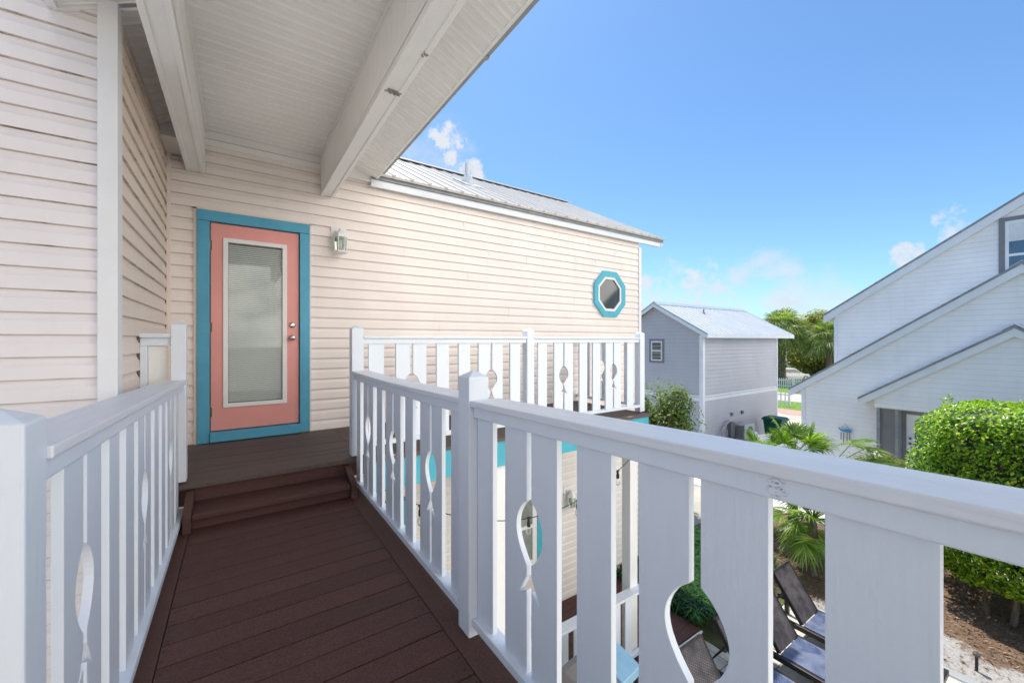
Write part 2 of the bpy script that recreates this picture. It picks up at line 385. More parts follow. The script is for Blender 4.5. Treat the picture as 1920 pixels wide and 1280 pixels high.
# ---- door
cas = MB()
Yc0, Yc1 = 4.875, 4.925
cas.box(-.320, -.222, Yc0, Yc1, -.995, 1.158); cas.box(.558, .655, Yc0, Yc1, -.985, 1.158); cas.box(-.320, .655, Yc0 - .003, Yc1, 1.160, 1.262)
cas.build('door_casing', M['turqdoor'], house, .003)
mb = MB(); mb.box(-.22, .557, 4.855, 4.99, -.99, -.895); mb.build('door_sill', M['turqdoor'], house, .003)
mb = MB(); mb.box(-.345, -.322, 4.895, 4.925, -1.0, 1.28); mb.box(.657, .672, 4.895, 4.925, -1.0, 1.28); mb.box(-.345, .672, 4.895, 4.925, 1.264, 1.285)
mb.build('j_channel', M['trimpeach'], house)
door = MB(); y0, y1 = 4.905, 4.945
gx0, gx1, gz0, gz1 = -.075, .395, -.625, .975
door.box(-.215, gx0, y0, y1, -.885, 1.150); door.box(gx1, .550, y0, y1, -.885, 1.150)
door.box(gx0, gx1, y0, y1, -.885, gz0); door.box(gx0, gx1, y0, y1, gz1, 1.150)
doorO = door.build('door', M['coral'], house)
def subw(mb, name, mat, parent, **k):
    o = mb.build(name, mat, None, **k); o.parent = parent; return o
mb = MB()
for a in ((gx0 - .042, gx0, gz0 - .042, gz1 + .042), (gx1, gx1 + .042, gz0 - .042, gz1 + .042), (gx0, gx1, gz0 - .042, gz0), (gx0, gx1, gz1, gz1 + .042)):
    mb.box(a[0], a[1], y0 - .013, y0 + .004, a[2], a[3])
subw(mb, 'pane_frame', M['white'], doorO, bevel=.004)
mb = MB(); mb.box(gx0 - .001, gx1 + .001, y0 + .008, y0 + .012, gz0, gz1); subw(mb, 'pane', M['glass'], doorO)
mb = MB(); z = gz0 + .012
while z < gz1 - .01:
    mb.hexa([(gx0 + .004, y0 + .017, z - .004), (gx1 - .004, y0 + .017, z - .004), (gx1 - .004, y0 + .025, z + .0115), (gx0 + .004, y0 + .025, z + .0115),
             (gx0 + .004, y0 + .017, z - .003), (gx1 - .004, y0 + .017, z - .003), (gx1 - .004, y0 + .025, z + .0125), (gx0 + .004, y0 + .025, z + .0125)]); z += .0195
for x in (gx0 + .07, gx1 - .07): mb.box(x, x + .0025, y0 + .0145, y0 + .016, gz0, gz1)
subw(mb, 'blinds', M['blinds'], doorO)
mb = MB(); mb.box(gx0 - .05, gx1 + .05, y0 + .042, y0 + .05, gz0 - .05, gz1 + .05); subw(mb, 'blind_backing', M['panelgrey'], doorO)
mb = MB(); mb.lathe([(.030, 0), (.032, -.006), (.024, -.012), (.012, -.016), (.012, -.034), (.024, -.040), (.029, -.052), (.026, -.066), (.012, -.072)], (.487, y0, .03), 20, 'Y')
subw(mb, 'door_knob', M['steel'], doorO, smooth=True)
mb = MB(); mb.lathe([(.030, 0), (.031, -.010), (.022, -.018), (.010, -.020)], (.487, y0, .165), 20, 'Y'); subw(mb, 'deadbolt', M['steel'], doorO, smooth=True)
for zz in (.93, .13, -.70):
    mb = MB(); mb.tube([(-.222, y0 - .008, zz - .05), (-.222, y0 - .008, zz + .05)], .0075, 8); mb.box(-.232, -.205, y0 - .003, y0 + .004, zz - .045, zz + .045)
    subw(mb, 'hinge', M['hinge'], doorO)
# ---- octagon window, elongated
def octa(cx, cz, w, h):
    a, b = w * .5, h * .5; k = .42
    return [(cx - a * k, cz - b), (cx + a * k, cz - b), (cx + a, cz - b * k), (cx + a, cz + b * k), (cx + a * k, cz + b), (cx - a * k, cz + b), (cx - a, cz + b * k), (cx - a, cz - b * k)]
def ring(mb, P, Q, fn, d0, d1):
    n = len(P)
    for i in range(n):
        j = (i + 1) % n
        a, b, c, d = P[i], P[j], Q[j], Q[i]
        mb.hexa([fn(*a, d1), fn(*b, d1), fn(*c, d1), fn(*d, d1), fn(*a, d0), fn(*b, d0), fn(*c, d0), fn(*d, d0)])
fo = lambda u, v, d: (u, 4.912 - d, v)
cx, cz = 5.43, .815
mb = MB(); ring(mb, octa(cx, cz, .79, .80), octa(cx, cz, .60, .60), fo, 0, .04); octO = mb.build('octagon_window', M['turq'], house)
mb = MB(); ring(mb, octa(cx, cz, .815, .825), octa(cx, cz, .792, .802), fo, 0, .012); subw(mb, 'channel', M['white'], octO)
mb = MB(); ring(mb, octa(cx, cz, .60, .60), octa(cx, cz, .515, .515), fo, 0, .03); subw(mb, 'window_frame', M['white'], octO)
mb = MB(); mb.prism(octa(cx, cz, .515, .515), fo, .002, .010); subw(mb, 'pane', M['glassdark'], octO)
# ---- ground floor windows behind the posts
def low_window(x0, x1, z0, z1, lab=None):
    t = .10; mb = MB()
    for a in ((x0, x0 + t, z0, z1), (x1 - t, x1, z0, z1), (x0 + t, x1 - t, z0, z0 + t), (x0 + t, x1 - t, z1 - t, z1)): mb.box(a[0], a[1], 4.87, 4.913, a[2], a[3])
    w = mb.build('window', M['turq'], house, .002)
    a0, a1, b0, b1 = x0 + t, x1 - t, z0 + t, z1 - t; f = .085; zm = (b0 + b1) / 2
    mb = MB()
    for a in ((a0, a0 + f, b0, b1), (a1 - f, a1, b0, b1), (a0 + f, a1 - f, b0, b0 + f), (a0 + f, a1 - f, b1 - f, b1), (a0 + f, a1 - f, zm - .025, zm + .025)): mb.box(a[0], a[1], 4.882, 4.913, a[2], a[3])
    subw(mb, 'window_frame', M['white'], w)
    mb = MB().box(a0 + f, a1 - f, 4.895, 4.905, b0 + f, b1 - f); subw(mb, 'pane', M['paneblind'], w)
low_window(2.86, 3.90, -3.52, -2.12)
low_window(.95, 1.75, -3.35, -1.95)
# ---- wing roof
def metal_roof(name, x0, x1, ye, ze, yr, zr, parent, pitch=.23, mat=None, mat2=None, thick=.03):
    mb = MB(); L = math.hypot(yr - ye, zr - ze); sy, sz = (yr - ye) / L, (zr - ze) / L; ny, nz = -sz, sy
    if nz < 0: ny, nz = -ny, -nz
    P = lambda x, t, h: (x, ye + sy * t + ny * h, ze + sz * t + nz * h)
    mb.hexa([P(x0, 0, 0), P(x1, 0, 0), P(x1, L, 0), P(x0, L, 0), P(x0, 0, thick), P(x1, 0, thick), P(x1, L, thick), P(x0, L, thick)])
    x = x0 + .02; i = 0
    while x < x1 - .03:
        mb.hexa([P(x - .022, -.012, thick - .002), P(x + .022, -.012, thick - .002), P(x + .022, L, thick - .002), P(x - .022, L, thick - .002),
                 P(x - .010, -.012, thick + .02), P(x + .010, -.012, thick + .02), P(x + .010, L, thick + .02), P(x - .010, L, thick + .02)])
        for xx in (x + pitch / 3, x + 2 * pitch / 3):
            mb.hexa([P(xx - .009, 0, thick - .002), P(xx + .009, 0, thick - .002), P(xx + .009, L, thick - .002), P(xx - .009, L, thick - .002),
                     P(xx - .004, 0, thick + .007), P(xx + .004, 0, thick + .007), P(xx + .004, L, thick + .007), P(xx - .004, L, thick + .007)])
        if mat2:
            t = .05
            while t < L:
                p = P(x + .032, t, thick); mb.box(p[0] - .007, p[0] + .007, p[1] - .007, p[1] + .007, p[2] - .002, p[2] + .012, 1); t += .55
        x += pitch; i += 1
    return mb.build(name, [mat or M['metalroof'], mat2 or M['screw']], parent)
roofO = metal_roof('roof', 1.30, 6.86, 4.79, 1.937, 7.56, 3.41, house, mat2=M['screw'])
metal_roof('roof_back', -2.0, 6.86, 10.4, 1.905, 7.56, 3.41, house)
mb = MB(); mb.prism([(-.16, -.055), (0, .03), (.16, -.055), (.16, -.07), (0, .015), (-.16, -.07)], lambda u, v, d: (d, 7.56 + u, 3.475 + v), 1.3, 6.88); subw(mb, 'ridge_cap', M['graymetal'], roofO)
mb = MB(); bx, by, bz = 3.25, 6.1, 2.68
mb.lathe([(.14, -.09), (.12, .02), (.075, .11), (.05, .13)], (bx, by, bz), 14); mb.lathe([(.048, .1), (.048, .33), (.040, .331)], (bx, by, bz), 14)
mb.hexa([(bx - .18, by - .25, bz - .135), (bx + .18, by - .25, bz - .135), (bx + .18, by + .2, bz + .1), (bx - .18, by + .2, bz + .1), (bx - .18, by - .25, bz - .115), (bx + .18, by - .25, bz - .115), (bx + .18, by + .2, bz + .12), (bx - .18, by + .2, bz + .12)])
subw(mb, 'vent_pipe', M['roofgray'], roofO)
mb = MB().box(1.30, 6.84, 4.835, 4.86, 1.814, 1.900); mb.box(1.30, 6.84, 4.86, 4.92, 1.83, 1.845); mb.build('eave_fascia', M['housewhite'], house, .002)
mb = MB()
for i, x in enumerate((1.30, 2.55, 3.86, 5.3)):
    x1 = (2.56, 3.87, 5.31, 6.86)[i]; d = .004 * (i % 2)
    mb.box(x, x1, 4.815 - d, 4.834, 1.901, 1.962)
mb.build('drip_edge', M['shingle'], house)
mb = MB(); 
for s in (1, -1):
    mb.hexa([(6.81, 7.56 - s * 2.74, 1.83), (6.84, 7.56 - s * 2.74, 1.83), (6.84, 7.56, 3.27), (6.81, 7.56, 3.27), (6.81, 7.56 - s * 2.74, 1.93), (6.84, 7.56 - s * 2.74, 1.93), (6.84, 7.56, 3.40), (6.81, 7.56, 3.40)])
mb.build('rake_board', M['housewhite'], house)
# ---- porch roof over the walkway
def beaded(mb, fn, a0, a1, pitch=.1015, d=.008):
    """fn(a, h, side) with side 0/1 the two long ends; h is drop toward the viewer"""
    a = a0
    while a < a1:
        pr = [(0, 0), (.006, d), (.012, 0), (.018, d), (.024, 0), (pitch * .60, 0), (pitch * .60 + .004, d * .5), (pitch * .60 + .008, 0), (pitch, 0)]
        for (p, h), (q, g) in zip(pr[:-1], pr[1:]):
            if a + p >= a1: break
            qq = min(a + q, a1)
            mb.quad(fn(a + p, h, 0), fn(a + p, h, 1), fn(qq, g, 1), fn(qq, g, 0))
        a += pitch
    return mb
YB = -3.2
mb = MB(); beaded(mb, lambda a, h, s: ((-.27, .80)[s], a, 2.035 - h), YB, 4.92); mb.build('porch_ceiling', M['vinyl'], house)
mb = MB(); beaded(mb, lambda a, h, s: ((.86, 1.347)[s], a, (2.10, 1.908)[s] - h), YB, 4.864, .115); mb.build('sloped_soffit', M['vinyl'], house)
mb = MB(); beaded(mb, lambda a, h, s: ((-.553, -.385)[s], a, (1.828, 1.915)[s] - h), 3.06, 4.49, .115); beaded(mb, lambda a, h, s: ((-.76, -.385)[s], a, (1.725, 1.915)[s] - h), YB, 3.02, .115)
mb.build('left_soffit', M['vinyl'], house)
def beam(x0, x1, inner):
    mb = MB().box(x0, x1, YB, 4.905, 1.622, 2.12)
    for a, b in ((x0 - .003, x0 + .028), (x1 - .028, x1 + .003)): mb.box(a, b, YB, 4.906, 1.613, 1.660)
    b = mb.build('beam', M['beam'], house, .003)
    mb = MB()
    if inner > 0: beaded(mb, lambda a, h, s: (x0 - .004 - h * .5, a, (1.66, 2.035)[s]), YB, 4.9, .13, .004)
    else: beaded(mb, lambda a, h, s: (x1 + .004 + h * .5, a, (1.66, 2.035)[s]), YB, 4.9, .13, .004)
    subw(mb, 'side_cladding', M['vinyl'], b)
    mb = MB(); xx = x0 - .022 if inner > 0 else x1 + .004
    mb.box(xx, xx + .018, YB, 4.9, 2.008, 2.032); subw(mb, 'ceiling_moulding', M['vinyl'], b)
    return b
beam(-.398, -.265, -1); b2 = beam(.770, .897, 1)
# mud-dauber nests on the right beam
for (px, py, n) in ((.833, 2.60, 30), (.885, 2.16, 9)):
    mb = MB()
    for i in range(n):
        x = px + random.uniform(-.045, .05) * (1 if n > 20 else .35); y = py + random.uniform(-.016, .016); r = random.uniform(.003, .009)
        rr_ = r * random.uniform(.6, 1.6); mb.hexa([(x - rr_, y - r * .5, 1.609), (x + r, y - r, 1.611), (x + rr_, y + r * .6, 1.608), (x - r * .7, y + r, 1.611), (x - rr_ * 1.6, y - r, 1.6235), (x + r * 1.6, y - r, 1.6235), (x + rr_, y + r, 1.6235), (x - r, y + r, 1.6235)])
    subw(mb, 'insect_nest', M['stain'], b2)
mb = MB(); mb.box(-.262, .768, 4.880, 4.922, 1.960, 2.03); mb.box(-.262, .768, 4.892, 4.922, 1.895, 1.957); mb.build('ceiling_trim', M['vinyl'], house, .002)
mb = MB(); mb.prism([(.897, 1.89), (1.40, 1.89), (1.347, 1.908), (.897, 2.09)], lambda u, v, d: (u, d, v), 4.865, 4.925); mb.box(.9, 1.37, 4.855, 4.865, 1.868, 1.889); mb.build('soffit_end', M['vinyl'], house); mb = MB()
mb.box(-.556, -.39, 4.25, 4.93, 1.94, 1.99); mb.prism([(-.553, 1.745), (-.40, 1.745), (-.40, 1.90), (-.553, 1.825)], lambda u, v, d: (u, d, v), 4.49, 4.89); mb.box(-.552, -.40, 4.482, 4.49, 1.74, 1.775)  # first box is unseen, added to block a light leak over the soffit
mb.build('soffit_end', M['vinyl'], house); mb = MB(); mb.hexa([(-.78, 3.022, 1.69), (-.55, 3.022, 1.80), (-.55, 3.04, 1.80), (-.78, 3.04, 1.69), (-.78, 3.022, 1.725), (-.55, 3.022, 1.835), (-.55, 3.04, 1.835), (-.78, 3.04, 1.725)])
mb.build('soffit_return', M['vinyl'], house)
mb = MB(); mb.box(1.345, 1.371, YB, 4.86, 1.903, 2.0); mb.box(-.80, -.762, YB, 3.02, 1.70, 1.725); mb.build('porch_fascia', M['white'], house, .002)
mb = MB(); segs = [YB, -.9, .4, 1.35, 2.35, 3.5, 4.70]
for i in range(len(segs) - 1): mb.box(1.372 + .001 * (i % 2), 1.415 + .004 * (i % 2), segs[i], segs[i + 1] + (.03 if i < 5 else 0), 1.930 + .002 * (i % 2), 2.03)
for y in (1.0, 1.35, 2.35): mb.box(1.3715, 1.422, y, y + .04, 1.926, 1.99)
mb.build('porch_drip_edge', M['graymetal'], house)
mb = MB(); mb.hexa([(1.42, YB, 2.015), (.24, YB, 2.50), (.24, 4.75, 2.50), (1.42, 4.75, 2.015), (1.42, YB, 2.04), (.24, YB, 2.525), (.24, 4.75, 2.525), (1.42, 4.75, 2.04)])
mb.hexa([(-.80, YB, 2.015), (-.80, 4.5, 2.015), (.24, 4.5, 2.50), (.24, YB, 2.50), (-.80, YB, 2.04), (-.80, 4.5, 2.04), (.24, 4.5, 2.525), (.24, YB, 2.525)])
mb.hexa([(-.95, 4.4, 2.06), (1.36, 4.75, 2.06), (1.36, 7.56, 3.30), (-.95, 7.56, 3.30), (-.95, 4.4, 2.30), (1.36, 4.75, 2.12), (1.36, 7.56, 3.40), (-.95, 7.56, 3.40)])
mb.build('porch_roof', M['metalroof'], house)

# ---- wall lanterns
def lantern(loc, label):
    t = thing('wall_lantern', label, 'lamp', loc, 'white carriage lanterns on the house walls', world=False)
    mb = MB(); mb.box(-.085, .085, -.012, 0, -.09, .10); mb.box(-.04, .04, -.03, -.012, -.06, .06); mb.build('backplate', M['white'], t, .004)
    mb = MB(); mb.tube([(0, -.03, .0), (0, -.055, .05), (0, -.085, .075), (0, -.105, .05)], .009, 8); mb.lathe([(.018, 0), (.03, .01), (.01, .02)], (0, -.03, .0), 8); mb.build('arm', M['white'], t)
    mb = MB(); c = (0, -.105, 0); mb.lathe([(.078, -.035), (.074, -.022), (.052, .015), (.026, .040), (.012, .05), (.016, .06), (.004, .07)], c, 6)
    mb.lathe([(.062, -.208), (.075, -.197), (.072, -.188), (.060, -.187)], c, 6)
    for k in range(6):
        a = 2 * PI * k / 6; p = (c[0] + .062 * math.cos(a), c[1] + .062 * math.sin(a)); q = (c[0] + .070 * math.cos(a), c[1] + .070 * math.sin(a))
        mb.tube([(p[0], p[1], -.19), (q[0], q[1], -.03)], .006, 6)
    mb.build('cage', M['white'], t)
    mb = MB(); mb.lathe([(.056, -.186), (.062, -.04)], c, 6); mb.build('glass', M['lanternglass'], t)
    mb = MB(); mb.lathe([(.006, -.18), (.008, -.14), (.012, -.11), (.010, -.07), (.002, -.06)], c, 8); mb.build('bulb', M['blinds'], t, smooth=True)
    return t
lan = lantern((.955, 4.913, 1.185), 'white lantern on peach siding just right of the coral door')
l2 = dup(lan, (4.45, 4.913, -2.48), 0, 'white lantern on the ground floor wall below the balcony')

# ------------------------------------------------------------------ DECKS
walk = thing('walkway_deck', 'dark brown painted plank walkway in front of the steps', 'deck', (.25, 1.0, -1.244))
mb = MB(); y = -2.0; w = .1385
while y < 3.5:
    dz = random.uniform(-.0015, .0015); mb.box(-.2535, .7325, y, y + w - .0065, -1.28 + dz, -1.244 + dz)
    for xn in (-.238, .717):
        for yn in (.03, .10): 
            r_ = .0035; xx = xn + random.uniform(-.006, .006); yy = y + yn + random.uniform(-.006, .006); mb.box(xx - r_, xx + r_, yy - r_, yy + r_, -1.2436 + dz, -1.2431 + dz, 1)
    y += w
mb.build('plank', [M['deck'], M['dark']], walk)
mb = MB(); mb.box(-.385, -.2575, -2, 3.55, -1.28, -1.243); mb.box(.7365, .872, -2, 3.55, -1.28, -1.243); mb.build('border_board', M['deckY'], walk, .003)
mb = MB(); mb.box(.872, .892, -2, 3.55, -1.52, -1.262); mb.box(-.405, -.385, -2, 3.55, -1.52, -1.262); mb.box(-.38, .87, -2, 3.55, -1.50, -1.285); mb.build('joist_frame', M['deckY'], walk)
mb = MB(); mb.box(-.245, .735, 3.375, 3.40, -1.243, -1.172); mb.box(-.245, .735, 3.61, 3.635, -1.134, -1.04); mb.build('riser', M['deck'], walk)
mb = MB(); mb.box(-.245, .735, 3.325, 3.61, -1.171, -1.137); mb.build('tread', M['deck'], walk, .005)
for x0, x1 in ((-.292, -.247), (.737, .782)):
    mb = MB(); mb.prism([(3.305, -1.2425), (3.60, -1.2425), (3.60, -1.045), (3.555, -1.045), (3.325, -1.122), (3.305, -1.135)], lambda u, v, d: (d, u, v), x0, x1); mb.build('stringer', M['deckY'], walk, .003)
balc = thing('balcony_deck', 'grey brown boarded balcony with turquoise rim board along the house wall', 'deck', (2, 4.2, -1.0))
mb = MB(); y = 3.46; bw = .1385
while y < 4.90:
    mb.box(.897, 4.66, y, min(y + bw - .006, 4.905), -1.032, -1.0 + random.uniform(-.001, .001)); y += bw
y = 3.572
while y < 4.90:
    mb.box(-.50 if y > 3.6 else -.37, .894, y, min(y + bw - .006, 4.905), -1.032, -1.0 + random.uniform(-.001, .001)); y += bw
# the nose over the steps sits back
mb.build('plank', M['landing'], balc)
mb = MB(); mb.box(.9, 4.64, 3.485, 3.52, -1.295, -1.033); mb.box(4.605, 4.64, 3.52, 4.9, -1.295, -1.033)
rim = mb.build('rim_board', M['turq'], balc)
for x in (1.15, 2.33, 3.4, 4.45):
    for z in (-1.10, -1.22): subw(MB().lathe([(.014, 0), (.014, -.008), (.006, -.012)], (x, 3.485, z), 8, 'Y'), 'bolt', M['turq'], rim)
mb = MB()
for y in (3.9, 4.3, 4.7): mb.box(-.4, 4.6, y, y + .04, -1.25, -1.033)
mb.build('joist', M['deckY'], balc)
for x in (2.25, 4.39):
    mb = MB().box(x - .075, x + .075, 3.53, 3.67, G + .15, -1.296); mb.build('support_post', M['white'], balc, .004)
ldeck = thing('ground_floor_deck', 'brown boarded ground floor deck with white lattice edge below the balcony', 'deck', (3.5, 4, -4.2))
mb = MB(); y = 3.30
while y < 4.9:
    mb.box(-.4, 5.58, y, min(y + .134, 4.9), -4.232, -4.2 + random.uniform(-.001, .001)); y += bw
mb.build('plank', M['deck'], ldeck)
mb = MB(); x = 2.0
mb.box(2.0, 5.58, 3.262, 3.285, -4.235, -4.215); mb.box(2.0, 5.58, 3.262, 3.285, -4.349, -4.335)
while x < 5.5:
    for s in (0, 1):
        a, b = (x, x + .1) if s else (x + .1, x)
        mb.hexa([(a - .011, 3.268 + s * .006, -4.335), (a + .011, 3.268 + s * .006, -4.335), (a + .011, 3.273 + s * .006, -4.335), (a - .011, 3.273 + s * .006, -4.335),
                 (b - .011, 3.268 + s * .006, -4.235), (b + .011, 3.268 + s * .006, -4.235), (b + .011, 3.273 + s * .006, -4.235), (b - .011, 3.273 + s * .006, -4.235)])
    x += .1
mb.build('lattice', M['white'], ldeck)
mb = MB(); x = 4.85; 
mb.box(4.72, 5.5, 3.20, 3.225, -4.11, -4.10); mb.box(4.72, 5.5, 3.30, 3.325, -4.11, -4.10)
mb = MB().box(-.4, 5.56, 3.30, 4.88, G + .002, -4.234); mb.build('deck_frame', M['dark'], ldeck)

# ------------------------------------------------------------------ RAILINGS
def fish_profile(zt, g, sc=1.):
    """half outline of the fish cut-out: list of (half width, z) from top to bottom"""
    P = []
    for i in range(13):
        t = i / 12; hw = g + .062 * sc * math.sin(PI * t ** .92) ** .85
        P.append((hw, zt - .222 * sc * t))
    P[0] = (g, zt); P[-1] = (g, zt - .225 * sc)
    P += [(g, zt - .262 * sc), (.058 * sc, zt - .335 * sc), (g, zt - .312 * sc)]
    return P
def slat(u0, u1, z0, z1a, z1b, side=0, zt=None, gc=None):
    """outline in (u,z). side +1: fish cut on the u1 edge, -1: on the u0 edge. gc = centre line of the pair"""
    if not side: return [(u0, z0), (u1, z0), (u1, z1b), (u0, z1a)]
    g = abs((u1 if side > 0 else u0) - gc); F = fish_profile(zt, g)
    if side > 0:
        return [(u0, z0), (u1, z0)] + [(gc - hw, z) for hw, z in reversed(F)] + [(u1, z1b), (u0, z1a)]
    return [(u0, z0)] + [(u1, z0), (u1, z1b), (u0, z1a)] + [(gc + hw, z) for hw, z in F]
def post(t, x0, x1, y0, y1, z0, zs, h=.035, over=0):
    mb = MB(); cx, cy = (x0 + x1) / 2, (y0 + y1) / 2
    mb.v += [(x0, y0, z0), (x1, y0, z0), (x1, y1, z0), (x0, y1, z0), (x0, y0, zs), (x1, y0, zs), (x1, y1, zs), (x0, y1, zs), (cx, cy, zs + h)]
    mb.f += [(0, 3, 2, 1), (0, 1, 5, 4), (1, 2, 6, 5), (2, 3, 7, 6), (3, 0, 4, 7), (4, 5, 8), (5, 6, 8), (6, 7, 8), (7, 4, 8)]; mb.m += [0] * 9
    return mb.build('post', M['rail'], t, .004)
def section(t, fn, ztop, u0, u1, slats, zb, capw=(-.035, .11), sub=(-.018, .0), sl=(.0, .021), fish_drop=.315, capt=.026, botw=(-.022, .04), bs=None, n=8):
    """fn(u, d, z): d grows to the outside. ztop(u) = top of the cap"""
    mb = MB(); bottom = zb if callable(zb) else (lambda u: zb)
    us = [u0 + (u1 - u0) * i / n for i in range(n + 1)]
    for name, (d0, d1), ta, tb, mat in (('handrail', capw, 0, -capt, 'railtop'), ('top_rail', sub, -capt - .001, -capt - .046, 'rail')):
        mb = MB(); vs = []
        for u in us:
            z = ztop(u); vs.append([fn(u, d0, z + tb), fn(u, d1, z + tb), fn(u, d1, z + ta), fn(u, d0, z + ta)])
        k = 0
        for ring_ in vs: mb.v += ring_
        for i in range(n):
            for j in range(4):
                q = (j + 1) % 4; mb.f.append((i * 4 + j, i * 4 + q, (i + 1) * 4 + q, (i + 1) * 4 + j)); mb.m.append(0)
        mb.f += [(3, 2, 1, 0), (n * 4, n * 4 + 1, n * 4 + 2, n * 4 + 3)]; mb.m += [0, 0]
        mb.build(name, M[mat], t, .004)
    mb = MB().hexa([fn(u0, botw[0], bottom(u0)), fn(u1, botw[0], bottom(u1)), fn(u1, botw[1], bottom(u1)), fn(u0, botw[1], bottom(u0)),
                    fn(u0, botw[0], bottom(u0) + .035), fn(u1, botw[0], bottom(u1) + .035), fn(u1, botw[1], bottom(u1) + .035), fn(u0, botw[1], bottom(u0) + .035)])
    mb.build('bottom_rail', M['rail'], t, .003)
    for s in slats:
        a, b, side = s[:3]; gc = s[3] if side else None
        zt = ztop((a + b) / 2) - fish_drop if side else None
        poly = slat(a, b, (bottom(a) + bottom(b)) / 2 + .034, ztop(a) - capt - .010, ztop(b) - capt - .010, side, zt, gc)
        MB().prism(poly, lambda u, v, d: fn(u, d, v), sl[0], sl[1]).build('baluster', M['rail'], t, .0015)
def pair(a0, a1, b0, b1):
    c = (a1 + b0) / 2; return [(a0, a1, 1, c), (b0, b1, -1, c)]
# right walkway railing: fn(u = Y, d outward = +X)
rr = thing('walkway_railing', 'white railing with fish cut-outs on the right of the walkway, nearest the camera', 'railing', (.84, 1.5, -1.2), 'white railings with fish cut-outs')
fR = lambda u, d, z: (.835 + d, u, z)
post(rr, .797, .893, 1.485, 1.583, -1.243, -.155, .028)
section(rr, fR, lambda u: -.213 - .026 * u, -1.6, 1.484,
        [(1.357, 1.480, 0)] + pair(.971, 1.105, 1.132, 1.269) + [(.747, .881, 0)] + pair(.357, .493, .520, .657) + [(.13, .268, 0)] + pair(-.26, -.125, -.098, .035) + [(-.49, -.355, 0), (-.72, -.585, 0), (-.95, -.815, 0)], -1.2)
section(rr, fR, lambda u: -.252 - .004 * (u - 1.6) - .010 * math.sin(PI * (u - 1.6) / 2), 1.584, 3.583,
        [(1.60, 1.735, 0)] + pair(1.838, 1.967, 1.989, 2.125) + [(2.236, 2.364, 0)] + pair(2.45, 2.583, 2.607, 2.745) + [(2.833, 2.965, 0)] + pair(3.06, 3.19, 3.212, 3.335) + [(3.437, 3.56, 0)], -1.2)
# left walkway railing
lr = thing('walkway_railing', 'white railing with fish cut-outs on the left of the walkway, between it and the siding', 'railing', (-.33, 2, -1.2), 'white railings with fish cut-outs')
fL = lambda u, d, z: (-.325 - d, u, z)
post(lr, -.395, -.298, 1.03, 1.128, -1.3, -.142, .028)
section(lr, fL, lambda u: -.200 - .030 * (u - 1.12), 1.13, 3.60,
        pair(1.328, 1.468, 1.498, 1.632) + [(1.72, 1.848, 0)] + [(1.945, 2.08, 0)] + pair(2.155, 2.285, 2.31, 2.44) + [(2.535, 2.665, 0), (2.76, 2.885, 0)] + pair(2.965, 3.095, 3.12, 3.25) + [(3.34, 3.47, 0)], -1.2)
post(lr, -.378, -.295, 3.60, 3.695, -.985, .110, .030)
# balcony railing: fn(u = X, d outward = -Y... seen from outside the slats face us)
br = thing('balcony_railing', 'white balcony railing with fish cut-outs in front of the long peach wall', 'railing', (2.7, 3.6, -1.0), 'white railings with fish cut-outs')
post(br, .803, .900, 3.585, 3.68, -.985, .100, .035)
post(br, 2.655, 2.752, 3.585, 3.68, -.96, .105, .032)
post(br, 4.592, 4.688, 3.585, 3.68, -.985, .095, .032)
fB = lambda u, d, z: (u, 3.62 - d, z)
zt_ = lambda u: .040
kw = dict(capw=(-.10, .040), sub=(-.02, .018), sl=(-.022, .0), botw=(-.04, .03), fish_drop=.345, capt=.022, n=1)
section(br, fB, zt_, .90, 2.654, [(.951, 1.084, 0)] + pair(1.193, 1.328, 1.355, 1.486) + [(1.591, 1.722, 0), (1.827, 1.957, 0)] + pair(2.055, 2.193, 2.221, 2.352) + [(2.45, 2.583, 0)], -.925, **kw)
section(br, fB, zt_, 2.753, 4.591, [(2.835, 2.964, 0)] + pair(3.075, 3.212, 3.235, 3.372) + [(3.48, 3.612, 0), (3.712, 3.845, 0)] + pair(3.945, 4.08, 4.104, 4.240) + [(4.365, 4.495, 0)], -.925, **kw)
sr = thing('balcony_railing', 'short white return railing at the far end of the balcony', 'railing', (4.65, 4.3, -1.0), 'white railings with fish cut-outs')
fS = lambda u, d, z: (4.64 + d, u, z)
section(sr, fS, zt_, 3.681, 4.90, [(3.78, 3.91, 0), (4.0, 4.13, 0)] + pair(4.22, 4.345, 4.37, 4.50) + [(4.60, 4.73, 0)], -.925, capw=(-.05, .09), sub=(-.02, .0), sl=(.0, .021), botw=(-.02, .04), fish_drop=.345, capt=.022, n=1)
# short infill between house corner and left post
ir = thing('infill_railing', 'short white panelled railing between house wall and left post', 'railing', (-.46, 3.64, -1.0))
mb = MB().box(-.538, -.379, 3.60, 3.70, .020, .048); mb.build('handrail', M['railtop'], ir, .003)
mb = MB().box(-.538, -.379, 3.625, 3.645, -.035, .019); mb.build('top_rail', M['rail'], ir, .002)
mb = MB().box(-.538, -.502, 3.62, 3.65, -.99, -.036); mb.build('side_frame', M['rail'], ir, .002)
mb = MB().box(-.500, -.402, 3.65, 3.66, -.99, -.036); mb.build('panel', M['vinyl'], ir, .002)
mb = MB().box(-.553, -.541, 3.61, 3.64, -.99, .07); mb.build('edge_strip', M['hinge'], ir)
# lower railing
gr = thing('porch_railing', 'white ground floor porch railing behind the grill', 'railing', (3.4, 3.5, -4.2))
mb = MB().box(.2, 4.50, 3.42, 3.56, -3.33, -3.30); mb.build('handrail', M['railtop'], gr, .003)
mb = MB().box(.2, 4.46, 3.47, 3.49, -3.38, -3.331); mb.build('top_rail', M['rail'], gr)
mb = MB().box(.2, 4.50, 3.45, 3.51, -4.16, -4.125); mb.build('bottom_rail', M['rail'], gr)
x = .35
while x < 4.3:
    mb = MB().box(x, x + .13, 3.492, 3.512, -4.125, -3.335); mb.build('baluster', M['rail'], gr); x += .225

